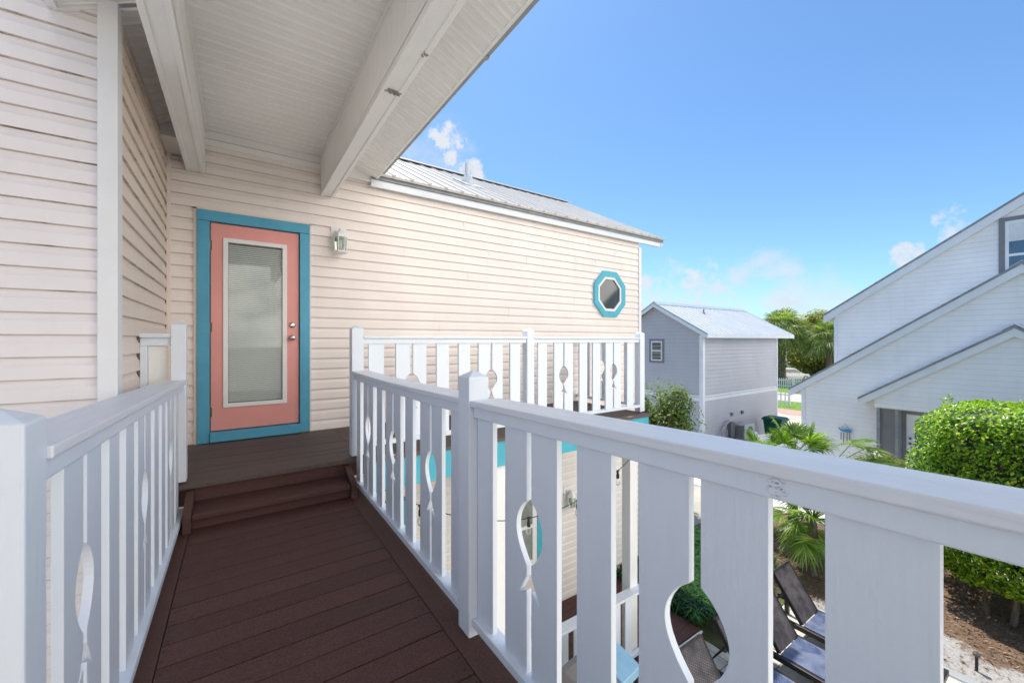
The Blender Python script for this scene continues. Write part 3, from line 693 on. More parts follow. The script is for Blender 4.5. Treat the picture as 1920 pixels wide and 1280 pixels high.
# ------------------------------------------------------------------ STRING LIGHTS
sl = thing('string_lights', 'black festoon cable with clear bulbs hanging below the balcony edge', 'lights', (2.5, 3.4, -1.8))
def wirept(t):    # t 0..1 along X .95 -> 4.7
    x = .95 + 3.75 * t; return Vector((x, 3.36, -1.20 - 2.9 * t * (1 - t) * .98 + .10 * t))
pts = [wirept(i / 40) for i in range(41)]
mb = MB().tube([tuple(p) for p in pts], .0045, 6)
mb.tube([(4.70, 3.36, -1.10), (4.60, 3.40, -1.75), (4.52, 3.46, -2.2), (4.49, 3.47, -2.6)], .0045, 6)
mb.tube([(4.47, 3.455, -2.30), (4.52, 3.455, -2.48)], .004, 6); mb.tube([(4.46, 3.455, -2.85), (4.53, 3.455, -3.03)], .004, 6)
mb.build('cable', M['black'], sl)
for t in (.10, .255, .415, .600, .78, .93):
    p = wirept(t); mb = MB().lathe([(.008, 0), (.012, -.012), (.014, -.03), (.019, -.045), (.019, -.085), (.014, -.09)], tuple(p), 10)
    mb.box(p.x - .02, p.x + .02, p.y - .006, p.y + .006, p.z - .008, p.z + .012)
    s_ = mb.build('socket', M['black'], sl)
    mb = MB().lathe([(.012, -.088), (.018, -.10), (.028, -.125), (.030, -.145), (.022, -.168), (.004, -.18)], tuple(p), 12); subw(mb, 'bulb', M['bulbglass'], s_, smooth=True)

# ------------------------------------------------------------------ GROUND
struct('ground', MB().quad((-300, -300, G - .02), (400, -300, G - .02), (400, 400, G - .02), (-300, 400, G - .02)), M['sandground'])
mb = MB().box(-6, 7.64, -9, 4.9, G - .018, G - .004); struct('patio', mb, M['patio'])
mb = MB().box(7.64, 7.80, -9, 2.9, G - .018, G + .012); struct('patio_kerb', mb, M['concrete'], bevel=.01)
# mulch bed as a gently uneven sheet
mb = MB(); nx, ny = 60, 90; X0, X1, Y0, Y1 = 7.805, 11.45, -8, 5.4
hh = lambda x, y: G + .01 + .03 * math.sin(x * 2.1) * math.cos(y * 1.7) + .02 * math.sin(x * 5 + y * 3) + .02
for j in range(ny + 1):
    for i in range(nx + 1):
        x = X0 + (X1 - X0) * i / nx; y = Y0 + (Y1 - Y0) * j / ny; mb.v.append((x, y, hh(x, y) if 0 < i < nx and 0 < j < ny else G - .01))
for j in range(ny):
    for i in range(nx):
        a = j * (nx + 1) + i; mb.f.append((a, a + 1, a + nx + 2, a + nx + 1)); mb.m.append(0)
struct('mulch_bed', mb, M['mulch'], smooth=True)
mb = MB().box(5.62, 7.80, 2.95, 14, G - .018, G + .01); struct('planting_bed', mb, M['brownbase'])
mb = MB().box(11.44, 14.7, -9, 8.6, G - .018, G + .0); struct('bounce_strip', mb, M['palesand'])  # mostly hidden pale strip, added to bounce sunlight onto the white house
mb = MB().box(14.71, 27, 5.45, 8.6, G - .018, G - .006); struct('side_yard', mb, M['concrete'])
mb = MB().box(27.0, 28.8, -20, 40, G - .018, G - .006); struct('driveway', mb, M['pinkpaver'])
mb = MB().box(28.8, 32.7, -20, 40, G - .018, G - .003); struct('lawn', mb, M['grass'])
mb = MB().box(32.7, 37.6, -40, 60, G - .018, G - .008); struct('road', mb, M['asphalt'])
mb = MB().box(37.6, 41.5, -40, 60, G - .018, G - .003); struct('verge', mb, M['grass'])
mb = MB().box(41.5, 90, -40, 80, G - .018, G - .006); struct('woodland_floor', mb, M['brownbase'])
# leaf litter
mb = MB()
for _ in range(9000):
    x = 7.9 + random.random() ** 1.2 * 4.5; y = random.uniform(-1.0, 4.2)
    if x > 11.3: continue
    if x < 8.5 and y < 1.8 and random.random() < .8: continue
    c = Vector((x, y, hh(x, y) + random.uniform(.004, .02))); a = random.uniform(0, 2 * PI); l = random.uniform(.012, .04); w = l * random.uniform(.15, .5)
    d = Vector((math.cos(a), math.sin(a), random.uniform(-.3, .3))) * l; e = Vector((-math.sin(a), math.cos(a), random.uniform(-.3, .3))) * w
    mb.quad(c - d, c - e, c + d, c + e)
struct('leaf_litter', mb, M['litter'], 'stuff')

# ------------------------------------------------------------------ FOLIAGE
def leaf(mb, c, n, s, asp=.45, up=None):
    n = n.normalized(); a = n.cross(Vector((random.uniform(-1, 1), random.uniform(-1, 1), random.uniform(-1, 1))))
    if a.length < .01: a = Vector((1, 0, 0))
    a.normalize(); b = n.cross(a); a = a * s; b = b * s * asp
    mb.quad(c - a, c - b + n * s * .12, c + a, c + b + n * s * .12)
def rv(): 
    while True:
        v = Vector((random.uniform(-1, 1), random.uniform(-1, 1), random.uniform(-1, 1)))
        if .05 < v.length < 1: return v
def lump(v, seed, f=3.): 
    return math.sin(v.x * f + seed) * math.sin(v.y * f * 1.1 + seed * 2) * math.sin(v.z * f * .9 + seed * 3)
# the big clipped hedge
hg = thing('hedge', 'tall clipped bright green hedge on bare trunks beside the patio', 'hedge', (10.2, .3, G))
def superbox(d, h, p=.30):
    f = lambda t: math.copysign(abs(t) ** p, t)
    return Vector((f(d.x) * h[0], f(d.y) * h[1], f(d.z) * h[2]))
HC = Vector((10.5, -.80, -2.50)); HH = (1.25, 2.62, 1.42)
mb = MB()
def boxdir():
    A = (HH[1] * HH[2], HH[0] * HH[2], HH[0] * HH[1]); i = random.choices((0, 1, 2), A)[0]
    q = [random.uniform(-1, 1) for _ in range(3)]; q[i] = random.choice((-1, 1)); return Vector(q)
def rnd(q, n=7): return q / (abs(q.x) ** n + abs(q.y) ** n + abs(q.z) ** n) ** (1 / n)
def hsurf(d):
    p = rnd(d); p = Vector((p.x * HH[0], p.y * HH[1], p.z * HH[2]))
    k = 1 + .05 * lump(p, 1.3, 2.2) + .035 * lump(p, 4.1, 5.5)
    return HC + p * k
for _ in range(125000):
    d = boxdir()
    if d.x > .98: continue
    p = hsurf(d); ins = random.random() ** 2 * .16; n = (d.normalized() + rv() * .9)
    hole = mnoise.noise(p * 6.5) + .5 * mnoise.noise(p * 15)
    if hole < -.22: ins += .10
    p = p - (p - HC).normalized() * ins + rv() * .025
    leaf(mb, p, n + Vector((0, 0, .35)), random.uniform(.020, .038), .55)
for _ in range(60):      # stray shoots on top
    x, y = HC.x + random.uniform(-1.1, .6), HC.y + random.uniform(-1.5, 2.4); zt = HC.z + HH[2]
    for k in range(7):
        leaf(mb, Vector((x + random.uniform(-.02, .02), y + random.uniform(-.02, .02), zt - .05 + k * .022)), rv(), .03, .5)
mb.build('foliage', M['hedge'], hg)
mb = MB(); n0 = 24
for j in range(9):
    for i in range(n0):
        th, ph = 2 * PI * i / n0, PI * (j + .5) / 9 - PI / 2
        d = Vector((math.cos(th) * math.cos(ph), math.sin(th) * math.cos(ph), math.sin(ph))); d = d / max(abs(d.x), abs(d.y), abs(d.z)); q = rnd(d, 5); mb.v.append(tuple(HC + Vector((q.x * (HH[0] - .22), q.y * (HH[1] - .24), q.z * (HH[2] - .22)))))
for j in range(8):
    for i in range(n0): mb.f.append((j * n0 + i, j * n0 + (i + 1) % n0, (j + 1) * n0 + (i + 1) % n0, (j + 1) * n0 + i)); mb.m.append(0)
mb.build('shade_core', M['darkcore'], hg)  # solid dark core, its colour stands in for shade inside the hedge
for i in range(16):
    y = -2.6 + i * .30 + random.uniform(-.1, .1); x = 10.05 + random.uniform(-.35, .5)
    mb = MB().tube([(x, y, G - .02), (x + random.uniform(-.08, .08), y + random.uniform(-.08, .08), -3.9), (x + random.uniform(-.2, .1), y + random.uniform(-.15, .15), -3.2)], random.uniform(.03, .055), 7, r1=.02)
    mb.build('trunk', M['bark'], hg)
def bush(name, label, c, r, n, s, mat, cat='bush', group=None, seed=1., trunk=True, asp=.5, core=True):
    c = Vector(c); t = thing(name, label, cat, (c.x, c.y, G), group); mb = MB()
    subs = [(Vector((0, 0, 0)), 1.)] + [(Vector((random.uniform(-.6, .6) * r[0], random.uniform(-.6, .6) * r[1], random.uniform(-.5, .6) * r[2])), random.uniform(.4, .62)) for _ in range(7)]
    for _ in range(n):
        o, k = random.choice(subs); d = rv().normalized(); q = (1 - random.random() ** 1.5 * .6)
        p = c + o + Vector((d.x * r[0], d.y * r[1], d.z * r[2])) * k * q * (1 + .22 * lump(d, seed, 4))
        if p.z < G + .02: continue
        leaf(mb, p, d + rv() + Vector((0, 0, .4)), s * random.uniform(.6, 1.3), asp)
    mb.build('foliage', mat, t)
    if trunk:
        mb = MB()
        for k in range(5):
            a = random.uniform(0, 2 * PI); mb.tube([(c.x, c.y, G - .02), (c.x + .15 * math.cos(a), c.y + .15 * math.sin(a), (G + c.z) / 2), (c.x + r[0] * .6 * math.cos(a), c.y + r[1] * .6 * math.sin(a), c.z + r[2] * random.uniform(0, .6))], .035, 6, r1=.008)
        mb.build('trunk', M['bark'], t)
    return t
bush('shrub_tree', 'loose leafy green shrub rising past the balcony corner before the grey house', (9.0, 6.35, -1.95), (1.0, .95, .98), 13000, .042, M['shrub'], 'shrub', seed=2.)
bush('low_bush', 'low yellow green bush between palmetto and hedge by the grey porch panel', (11.6, 2.75, -3.05), (.9, .8, .60), 9000, .045, M['yshrub'], seed=3., trunk=True, asp=.25)
# liriope / ground cover behind the patio
mb = MB()
for _ in range(2600):
    x = random.uniform(5.62, 8.3); y = random.uniform(3.4, 6.6)
    zb = G; 
    for k in range(7):
        a = random.uniform(0, 2 * PI); L = random.uniform(.25, .5); w = random.uniform(.006, .010)
        d = Vector((math.cos(a), math.sin(a), 0)); e = Vector((-d.y, d.x, 0)) * w; b0 = Vector((x, y, zb))
        p1 = b0 + d * L * .25 + Vector((0, 0, L * .65)); p2 = b0 + d * L * .75 + Vector((0, 0, L * .62))
        n = len(mb.v); mb.v += [tuple(b0 - e), tuple(b0 + e), tuple(p1 + e), tuple(p1 - e), tuple(p2)]
        mb.f += [(n, n + 1, n + 2, n + 3), (n + 3, n + 2, n + 4)]; mb.m += [0, 0]
struct('liriope', mb, M['grassb'], 'stuff')
# fan palms
def fan(mb, hub, d, up, R, nseg=26, spread=math.radians(210), droop=.25, fold=.10):
    d = d.normalized(); s = d.cross(up).normalized(); u = s.cross(d)
    for i in range(nseg):
        a = -spread / 2 + spread * i / (nseg - 1) + random.uniform(-.03, .03)
        r = R * (1 - .28 * (abs(a) / (spread / 2)) ** 2) * random.uniform(.86, 1.05)
        rd = d * math.cos(a) + s * math.sin(a); sd = -d * math.sin(a) + s * math.cos(a)
        wmid = r * .038; f = u * fold * r * .25 * (1 if i % 2 else -1) * .3
        dr = Vector((0, 0, -1)) * droop * r
        p0 = hub; p1 = hub + rd * r * .45 + f + dr * .12; p2 = hub + rd * r * .8 + dr * .45; p3 = hub + rd * r + dr * random.uniform(.7, 1.4)
        n = len(mb.v)
        mb.v += [tuple(p0), tuple(p1 - sd * wmid), tuple(p1 + u * wmid * .7), tuple(p1 + sd * wmid), tuple(p2 - sd * wmid * .5), tuple(p2 + u * wmid * .3), tuple(p2 + sd * wmid * .5), tuple(p3)]
        mb.f += [(n, n + 1, n + 2), (n, n + 2, n + 3), (n + 1, n + 4, n + 5, n + 2), (n + 2, n + 5, n + 6, n + 3), (n + 4, n + 7, n + 5), (n + 5, n + 7, n + 6)]; mb.m += [0] * 6
def palmetto(label, base, crown_z, leaves, R, mat=M['palm'], group='saw palmettos in the mulch bed', seedl=0):
    t = thing('palmetto', label, 'palm', (base[0], base[1], G), group)
    c = Vector((base[0], base[1], crown_z)); lm = MB(); st = MB()
    for (az, el, L, rr_, *fe) in leaves:
        a, e = math.radians(az), math.radians(el); d = Vector((math.cos(a) * math.cos(e), math.sin(a) * math.cos(e), math.sin(e)))
        hub = c + d * L; mid = c + d * L * .5 + Vector((0, 0, L * .06))
        st.tube([tuple(c), tuple(mid), tuple(hub)], .011, 5, r1=.007)
        dd = (d + Vector((0, 0, -.25))).normalized()
        if fe: fe_ = math.radians(fe[0]); dd = Vector((math.cos(a) * math.cos(fe_), math.sin(a) * math.cos(fe_), math.sin(fe_)))
        fan(lm, hub, dd, Vector((random.uniform(-.3, .3), random.uniform(-.3, .3), 1)), R * rr_)
    lm.build('fronds', mat, t); st.build('stalks', mat, t)
    tb = MB().tube([(base[0], base[1], G - .02), (base[0] + .03, base[1], (G + crown_z) / 2), (c.x, c.y, c.z)], [.10, .09, .07], 9); tb.build('trunk', M['bark'], t)
    return t
def lv(n, el0=-25, el1=75, L=.55, off=0): return [(off + i * 360 / n * 1.618 * 1.9, random.uniform(el0, el1), L * random.uniform(.7, 1.2), random.uniform(.85, 1.1)) for i in range(n)]
palmetto('tallest palmetto fan rising between the bin and the whale chime', (10.15, 3.85), -2.62, [(-34, 49, .55, 1.1, 75), (10, 60, .5, 1., 60), (-34, 30, .6, .9, 35), (146, 60, .4, 1., 70)] + lv(12, -10, 75), .55)
palmetto('palmetto with drooping fans reaching toward the grey porch panel', (10.4, 3.25), -2.78, [(-34, 52, .74, 1.1, 22), (-40, 36, .85, 1.0, 2), (-70, 25, .7, 1.)] + lv(8, -40, 15), .54)
palmetto('low palmetto in front of the grey air conditioner', (9.8, 4.2), -2.90, [(146, 65, .66, 1.0, 72), (-34, 82, .58, 1.0, 75), (146, 40, .6, .9, 50)] + lv(10, -10, 60), .50)
palmetto('low palmetto between lounger backs and mulch, seen through the railing gap', (8.75, 3.0), -3.30, lv(32, -50, 75, .42), .46)
# far palms and trees
def sabal(label, x, y, top, R=1.2, n=34, tr=.17):
    t = thing('palm_tree', label, 'palm tree', (x, y, G), 'cabbage palms across the road'); c = Vector((x, y, top)); mb = MB(); st = MB()
    for i in range(n):
        az = i * 137.5; el = 82 - 125 * (i / n); a, e = math.radians(az), math.radians(el)
        d = Vector((math.cos(a) * math.cos(e), math.sin(a) * math.cos(e), math.sin(e))); L = R * random.uniform(.55, .8); hub = c + d * L
        st.tube([tuple(c), tuple(hub)], .03, 4, r1=.015)
        fan(mb, hub, (d + Vector((0, 0, -.35))).normalized(), Vector((random.uniform(-.4, .4), random.uniform(-.4, .4), 1)), R * .85, 18, droop=.5)
    mb.build('fronds', M['sabal'], t); st.build('stalks', M['sabal'], t)
    MB().tube([(x, y, G - .05), (x + .1, y, (G + top) / 2), (x, y, top)], [tr * 1.3, tr, tr * 1.5], 10).build('trunk', M['bark'], t)
sabal('tall cabbage palm rising above the pale roof end of the grey house', 44.9, 18.0, .9, 2.0, 44, .32)
sabal('cabbage palm with straight trunk beside the white house wall', 45.2, 14.2, .1, 1.7, 38, .24)
def tree(label, x, y, zc, r, n, s, mat, group='broadleaf trees across the road', seed=1.):
    t = thing('tree', label, 'tree', (x, y, G), group); mb = MB(); c = Vector((x, y, zc))
    subs = [(Vector((random.uniform(-.75, .75) * r[0], random.uniform(-.75, .75) * r[1], random.uniform(-.7, .7) * r[2])), random.uniform(.25, .45)) for _ in range(34)]
    for _ in range(n):
        o, k = random.choice(subs); d = rv().normalized(); q = 1 - random.random() ** 2 * .5
        leaf(mb, c + o + Vector((d.x * r[0], d.y * r[1], d.z * r[2])) * k * q, d + rv() * .8 + Vector((0, 0, .4)), s * random.uniform(.6, 1.3), .55)
    mb.build('crown', mat, t); tb = MB().tube([(x, y, G - .05), (x + .2, y + .1, (G + zc) / 2), (x, y, zc)], .28, 9, r1=.12)
    for k in range(6):
        a = k * 1.05; tb.tube([(x, y, (G + zc) / 2 - .3), (x + r[0] * .35 * math.cos(a), y + r[1] * .35 * math.sin(a), zc - r[2] * .3), (x + r[0] * .7 * math.cos(a), y + r[1] * .7 * math.sin(a), zc + r[2] * random.uniform(-.2, .5))], .10, 6, r1=.03)
    tb.build('trunk', M['bark'], t)
tree('broad yellow green tree behind the white car', 58.5, 19.8, -.5, (3.8, 4.8, 4.3), 22000, .16, M['oakb'])
tree('dark green tree filling the gap right of the palms', 60, 16.0, -.9, (4.5, 5, 4.6), 22000, .16, M['oak'])
tree('dark bushy tree left of the white car, behind the grey house', 50, 24.5, -2.2, (3.5, 3.6, 2.2), 9000, .16, M['oak'])
tree('thin grey twiggy small tree beside the tall palm trunk', 42.4, 17.6, -1.9, (.9, 1.0, 1.7), 900, .10, M['shrub'], None)
tree('bushy tree far behind the white house', 60, 6, -1.5, (5, 5, 3.8), 7000, .24, M['oak'])
tree('rounded tree far behind the grey house roof', 58, 36, -2.5, (5, 5, 2.6), 7000, .24, M['oakb'])

# ------------------------------------------------------------------ GREY HOUSE
gh = thing('grey_house', 'two storey grey sided house with pale metal gable roof and small window', 'house', (18, 10.7, G))
gx, gy0, gy1, gyr = 14.8, 8.65, 12.75, 10.7
eaveZ, pkZ = .22, 1.52; sl_ = (pkZ - eaveZ) / (gyr - gy0)
band = -2.25
def grng(z): 
    if z <= eaveZ: return (gy0, gy1)
    k = (z - eaveZ) / sl_; return (gy0 + k, gy1 - k)
mb = MB(); siding(mb, lambda u, o, z: (gx - o * 1.3, u, z), grng, G, pkZ - .02, .152, G, LAP)
mb.build('gable_wall', M['graysiding'], gh)
mb = MB(); siding(mb, lambda u, o, z: (u, gy0 - o * 1.3, z), lambda z: (gx, 21.1), G, eaveZ, .152, G, LAP); mb.build('side_wall', M['graysiding'], gh)
mb = MB().box(gx + .02, 21.08, gy0 + .02, gy1 - .02, G, eaveZ); mb.build('wall_core', M['graysiding'], gh)
mb = MB(); mb.box(gx - .03, gx + .01, gy0 - .03, gy0 + .12, G, eaveZ - .02); mb.box(gx + .01, gx + .12, gy0 - .03, gy0 + .0, G, eaveZ - .02)
mb.box(21.0, 21.12, gy0 - .03, gy0 + .02, G, eaveZ - .02); mb.build('corner_board', M['housewhite'], gh)
mb = MB(); mb.box(gx - .024, gx - .001, gy0 + .12, gy1, band - .11, band + .11); mb.box(gx + .12, 21.0, gy0 - .024, gy0 - .001, band - .11, band + .11); mb.build('band_board', M['housewhite'], gh)
def gable_roof(parent, x0, x1, y0, y1, yr, ze, zr, mat, edge, edgemat, th=.04, ridge=None, rakew=.14, both=True, pitch=.3, ribs=True):
    """ridge along X at yr; eaves at y0 / y1"""
    mb = MB()
    for ya in (y0, y1):
        L = math.hypot(yr - ya, zr - ze); ty, tz = (yr - ya) / L, (zr - ze) / L; ny, nz = -tz, ty
        if nz < 0: ny, nz = -ny, -nz
        P = lambda x, t, h: (x, ya + ty * t + ny * h, ze + tz * t + nz * h)
        mb.hexa([P(x0, 0, -th), P(x1, 0, -th), P(x1, L, -th), P(x0, L, -th), P(x0, 0, 0), P(x1, 0, 0), P(x1, L, 0), P(x0, L, 0)])
        if ribs:
            x = x0 + .05
            while x < x1:
                mb.hexa([P(x - .02, -.01, -.001), P(x + .02, -.01, -.001), P(x + .02, L, -.001), P(x - .02, L, -.001), P(x - .01, -.01, .02), P(x + .01, -.01, .02), P(x + .01, L, .02), P(x - .01, L, .02)]); x += pitch
    r = mb.build('roof', mat, parent)
    for ya in (y0, y1):
        for xa in (x0, x1):
            s = -1 if xa == x0 else 1
            mb = MB().hexa([(xa, ya, ze - th - rakew), (xa + s * .03, ya, ze - th - rakew), (xa + s * .03, yr, zr - th - rakew), (xa, yr, zr - th - rakew),
                            (xa, ya, ze - th + .0), (xa + s * .03, ya, ze - th + .0), (xa + s * .03, yr, zr - th), (xa, yr, zr - th)])
            mb.build('rake_board', edge, parent)
            mb = MB().hexa([(xa, ya, ze - th + .001), (xa + s * .045, ya, ze - th + .001), (xa + s * .045, yr, zr - th + .001), (xa, yr, zr - th + .001),
                            (xa, ya, ze + .02), (xa + s * .045, ya, ze + .02), (xa + s * .045, yr, zr + .02), (xa, yr, zr + .02)])
            mb.build('rake_edge', edgemat, parent)
        mb = MB().box(x0, x1, ya - .012, ya + .012, ze - th - rakew * .8, ze - .005); mb.build('eave_board', edge, parent)
    if ridge:
        mb = MB(); mb.prism([(-.18, -.10), (0, .03), (.18, -.10), (.18, -.12), (0, .01), (-.18, -.12)], lambda u, v, d: (d, yr + u, zr + .03 + v), x0, x1); subw(mb, 'ridge_cap', ridge, r)
    return r
groof = gable_roof(gh, gx - .22, 22.1, gy0 - .33, gy1 + .33, gyr, eaveZ + .03, 1.60, M['roofgray'], M['housewhite'], M['ridgeblue'], ridge=M['ridgeblue'])
mb = MB().lathe([(.09, -.12), (.06, .05), (.03, .08), (.03, .22)], (17.2, 10.0, 1.18), 10); subw(mb, 'vent_pipe', M['housetrim'], groof)
def xwindow(parent, x, y0, y1, z0, z1, trim, t=.09, f=.05, pane=None, split=True, blind=None, tm=None):
    """window on a wall facing -X"""
    mb = MB(); 
    for a in ((y0 - t, y0, z0 - t, z1 + t), (y1, y1 + t, z0 - t, z1 + t), (y0, y1, z0 - t, z0), (y0, y1, z1, z1 + t)): mb.box(x - .045, x - .012, a[0], a[1], a[2], a[3])
    w = mb.build('window', tm or M['housetrim'], parent); mb = MB(); zm = (z0 + z1) / 2
    L = [(y0, y0 + f, z0, z1), (y1 - f, y1, z0, z1), (y0 + f, y1 - f, z0, z0 + f), (y0 + f, y1 - f, z1 - f, z1)]
    if split: L.append((y0 + f, y1 - f, zm - f / 2, zm + f / 2))
    for a in L: mb.box(x - .038, x - .012, a[0], a[1], a[2], a[3])
    subw(mb, 'window_frame', M['housewhite'], w)
    mb = MB().box(x - .026, x - .018, y0 + f, y1 - f, z0 + f, z1 - f); subw(mb, 'pane', pane or M['glassdark'], w)
    if blind:
        mb = MB(); z = blind
        while z < z1 - f: mb.box(x - .031, x - .0275, y0 + f, y1 - f, z, z + .022); z += .026
        subw(mb, 'blinds', M['housewhite'], w)
    return w
xwindow(gh, gx, 10.42, 10.96, -.86, -.03, M['housetrim'])

# ------------------------------------------------------------------ WHITE HOUSE
wh = thing('white_house', 'large white sided house with three stacked grey edged gables and a screened porch', 'house', (17, 1, G))
def gable(x, yl, yr, ye_ridge, zw, slope, z0, yr_lim, xb, ph=G):
    """siding facing -X between yl (far) and yr_lim(near); far eave wall height zw at yl, ridge at ye_ridge"""
    zp = zw + slope * (yl - ye_ridge)
    def rng(z):
        if z <= zw: return (yr_lim, yl)
        k = (z - zw) / slope; return (max(yr_lim, 2 * ye_ridge - yl + k), yl - k)
    mb = MB(); siding(mb, lambda u, o, z: (x - o * .8, u, z), rng, z0, zp - .03, .127, ph, LAP); return mb, zp
# upper gable
mb, zp = gable(15.65, 4.75, 0, -.6, .90, .68, -1.6, -6.0, 24); mb.build('upper_wall', M['whitesiding'], wh)
gable_roof(wh, 15.6, 25, 5.03, -6.23, -.6, .82, .82 + .68 * 5.63, M['roofgray'], M['housewhite'], M['shingle'], rakew=.22, ribs=False)
MB().box(15.67, 24.5, -5.9, 4.74, G, .60).build('wall_core', M['whitesiding'], wh)
mb = MB().box(15.62, 15.66, 4.68, 4.77, -1.6, .66); mb.box(15.66, 15.75, 4.752, 4.78, -1.6, .66); mb.build('corner_board', M['housewhite'], wh)
xwindow(wh, 15.65, -.35, 1.33, 1.25, 2.92, M['housetrim'], .10, .06, M['glassblue'], blind=2.42)
# middle gable
mb, zp = gable(14.65, 5.28, 0, 1.0, -1.36, .713, G, -3.3, 16); mb.build('middle_wall', M['whitesiding'], wh)
gable_roof(wh, 14.6, 15.64, 5.63, -3.63, 1.0, -1.54, 1.755, M['roofgray'], M['housewhite'], M['shingle'], rakew=.20, ribs=False, ridge=M['roofgray'])
MB().box(14.67, 15.64, -3.2, 5.26, G, -1.55).build('wall_core', M['whitesiding'], wh)
mb = MB().box(14.62, 14.66, 5.20, 5.30, G, -1.52); mb.box(14.66, 14.75, 5.282, 5.31, G, -1.52); mb.build('corner_board', M['housewhite'], wh)
# porch gable
mb, zp = gable(14.17, 3.44, 0, 1.07, -1.42, .70, -1.78, -1.3, 15); mb.build('porch_wall', M['whitesiding'], wh)
gable_roof(wh, 14.12, 14.64, 3.77, -1.63, 1.07, -1.578, .307, M['roofgray'], M['housewhite'], M['shingle'], rakew=.18, ribs=False, ridge=M['roofgray'])
MB().box(14.19, 14.64, -1.28, 3.42, -1.80, -1.60).build('porch_header', M['housewhite'], wh)
MB().box(14.36, 14.42, 3.02, 3.40, G, -1.80).build('grey_panel', M['housetrim'], wh)
mb = MB().box(14.31, 14.35, 3.36, 3.43, G, -1.79); mb.box(14.31, 14.35, 3.00, 3.06, G, -1.79); mb.build('panel_frame', M['shingle'], wh)
MB().box(14.59, 14.64, -1.2, 3.42, G, -1.80).build('porch_back', M['housewhite'], wh)
mb = MB(); mb.box(14.50, 14.55, 2.88, 2.97, G, -1.84); mb.box(14.50, 14.55, 1.90, 1.98, G, -1.84); mb.box(14.495, 14.55, 1.90, 2.97, -1.93, -1.835); mb.build('porch_door_casing', M['housetrim'], wh)
dO = MB().box(14.52, 14.58, 1.98, 2.88, G + .2, -1.93).build('porch_door', M['housewhite'], wh)
mb = MB().box(14.510, 14.519, 2.12, 2.72, -3.4, -2.08); subw(mb, 'pane', M['glassblue'], dO)
mb = MB()
for z in (-2.70, -2.56): mb.lathe([(.03, 0), (.03, -.02), (.02, -.06), (.005, -.065)], (14.52, 2.81, z), 10, 'X')
subw(mb, 'door_knob', M['hinge'], dO)
mb = MB().tube([(17.5, 4.2, .9), (17.5, 4.2, 1.95)], .05, 8); mb.build('roof_pipe', M['housewhite'], wh)

# whale wind chime on the middle wall
wc = thing('wind_chime', 'blue whale shaped wind chime hanging on the white siding', 'wind chime', (14.57, 4.18, -2.6))
wz = [(-.155, .02), (-.165, .055), (-.13, .05), (-.12, .015), (-.08, .005), (0, .02), (.07, .03), (.13, .015), (.155, -.02), (.13, -.05), (.04, -.065), (-.06, -.05), (-.12, -.025)]
MB().prism(wz, lambda u, v, d: (d, 4.18 - u, -2.60 + v), 14.56, 14.585).build('whale_body', M['chime'], wc)
mb = MB().tube([(14.57, 4.28, -2.58), (14.57, 4.18, -2.42), (14.57, 4.08, -2.58)], .005, 5); mb.build('hanger', M['rust'], wc)
for y, l in ((4.28, .20), (4.22, .27), (4.14, .24), (4.08, .31)):
    MB().tube([(14.57, y, -2.67), (14.57, y, -2.69 - l)], .011, 7).build('chime_tube', M['rust'], wc)

# ------------------------------------------------------------------ BIN, AC, FENCES
tb = thing('wheelie_bin', 'dark green wheeled rubbish bin beside the grey house', 'bin', (19.0, 7.85, G))
bx, by = 19.0, 7.85
MB().hexa([(bx - .25, by - .28, G + .08), (bx + .25, by - .28, G + .08), (bx + .25, by + .28, G + .08), (bx - .25, by + .28, G + .08), (bx - .33, by - .36, G + .98), (bx + .33, by - .36, G + .98), (bx + .33, by + .36, G + .98), (bx - .33, by + .36, G + .98)]).build('body', M['binG'], tb, .03)
MB().box(bx - .36, bx + .36, by - .39, by + .39, G + .95, G + .985).build('rim', M['binG'], tb, .01)
mb = MB().hexa([(bx - .38, by - .42, G + .99), (bx + .38, by - .42, G + .99), (bx + .38, by + .42, G + .99), (bx - .38, by + .42, G + .99), (bx - .30, by - .33, G + 1.09), (bx + .30, by - .33, G + 1.09), (bx + .30, by + .33, G + 1.09), (bx - .30, by + .33, G + 1.09)]); mb.build('lid', M['binG'], tb, .02)
for s in (-1, 1): MB().lathe([(.12, -.03), (.13, 0), (.12, .03)], (bx + .27, by + s * .30, G + .13), 14, 'Y').build('wheel', M['black'], tb)
MB().tube([(bx + .42, by - .25, G + 1.0), (bx + .42, by + .25, G + 1.0)], .018, 8).build('handle', M['black'], tb)
def ac(label, x, y, w, h, z0, loc=None):
    t = thing('air_conditioner', label, 'air conditioner', (x, y, z0), 'air conditioning condensers on the grey wall')
    MB().box(x - w / 2, x + w / 2, y - .17, y + .17, z0, z0 + h).build('casing', M['acgrey'], t, .02)
    mb = MB(); k = 0
    while k < 12:
        mb.box(x - w / 2 - .012, x - w / 2 - .002, y - .14 + k * .0245, y - .13 + k * .0245, z0 + .05, z0 + h - .05); k += 1
    mb.lathe([(h * .36, -.02), (h * .36, 0), (.02, .001)], (x, y - .172, z0 + h * .5), 20, 'Y'); mb.build('grille', M['housetrim'], t)
    mb = MB()
    for s in (-1, 1): mb.box(x + s * w * .35 - .03, x + s * w * .35 + .03, y - .16, y + .34, z0 - .04, z0 - .001)
    mb.build('bracket', M['housetrim'], t)
ac('pale boxy air conditioner on the grey wall behind the palmetto fans', 17.4, 8.30, .85, .62, -4.05)
el = thing('utility_meter', 'grey utility conduit and pipes on the grey wall left of the air conditioner', 'utility box', (16.2, 8.6, G))
mb = MB().tube([(16.0, 8.55, G), (16.0, 8.55, -3.6), (16.5, 8.5, -3.25), (16.9, 8.45, -3.3)], .03, 7); mb.tube([(16.3, 8.5, G), (16.35, 8.5, -3.7), (16.15, 8.5, -3.3)], .02, 6); mb.build('conduit', M['acgrey'], el)
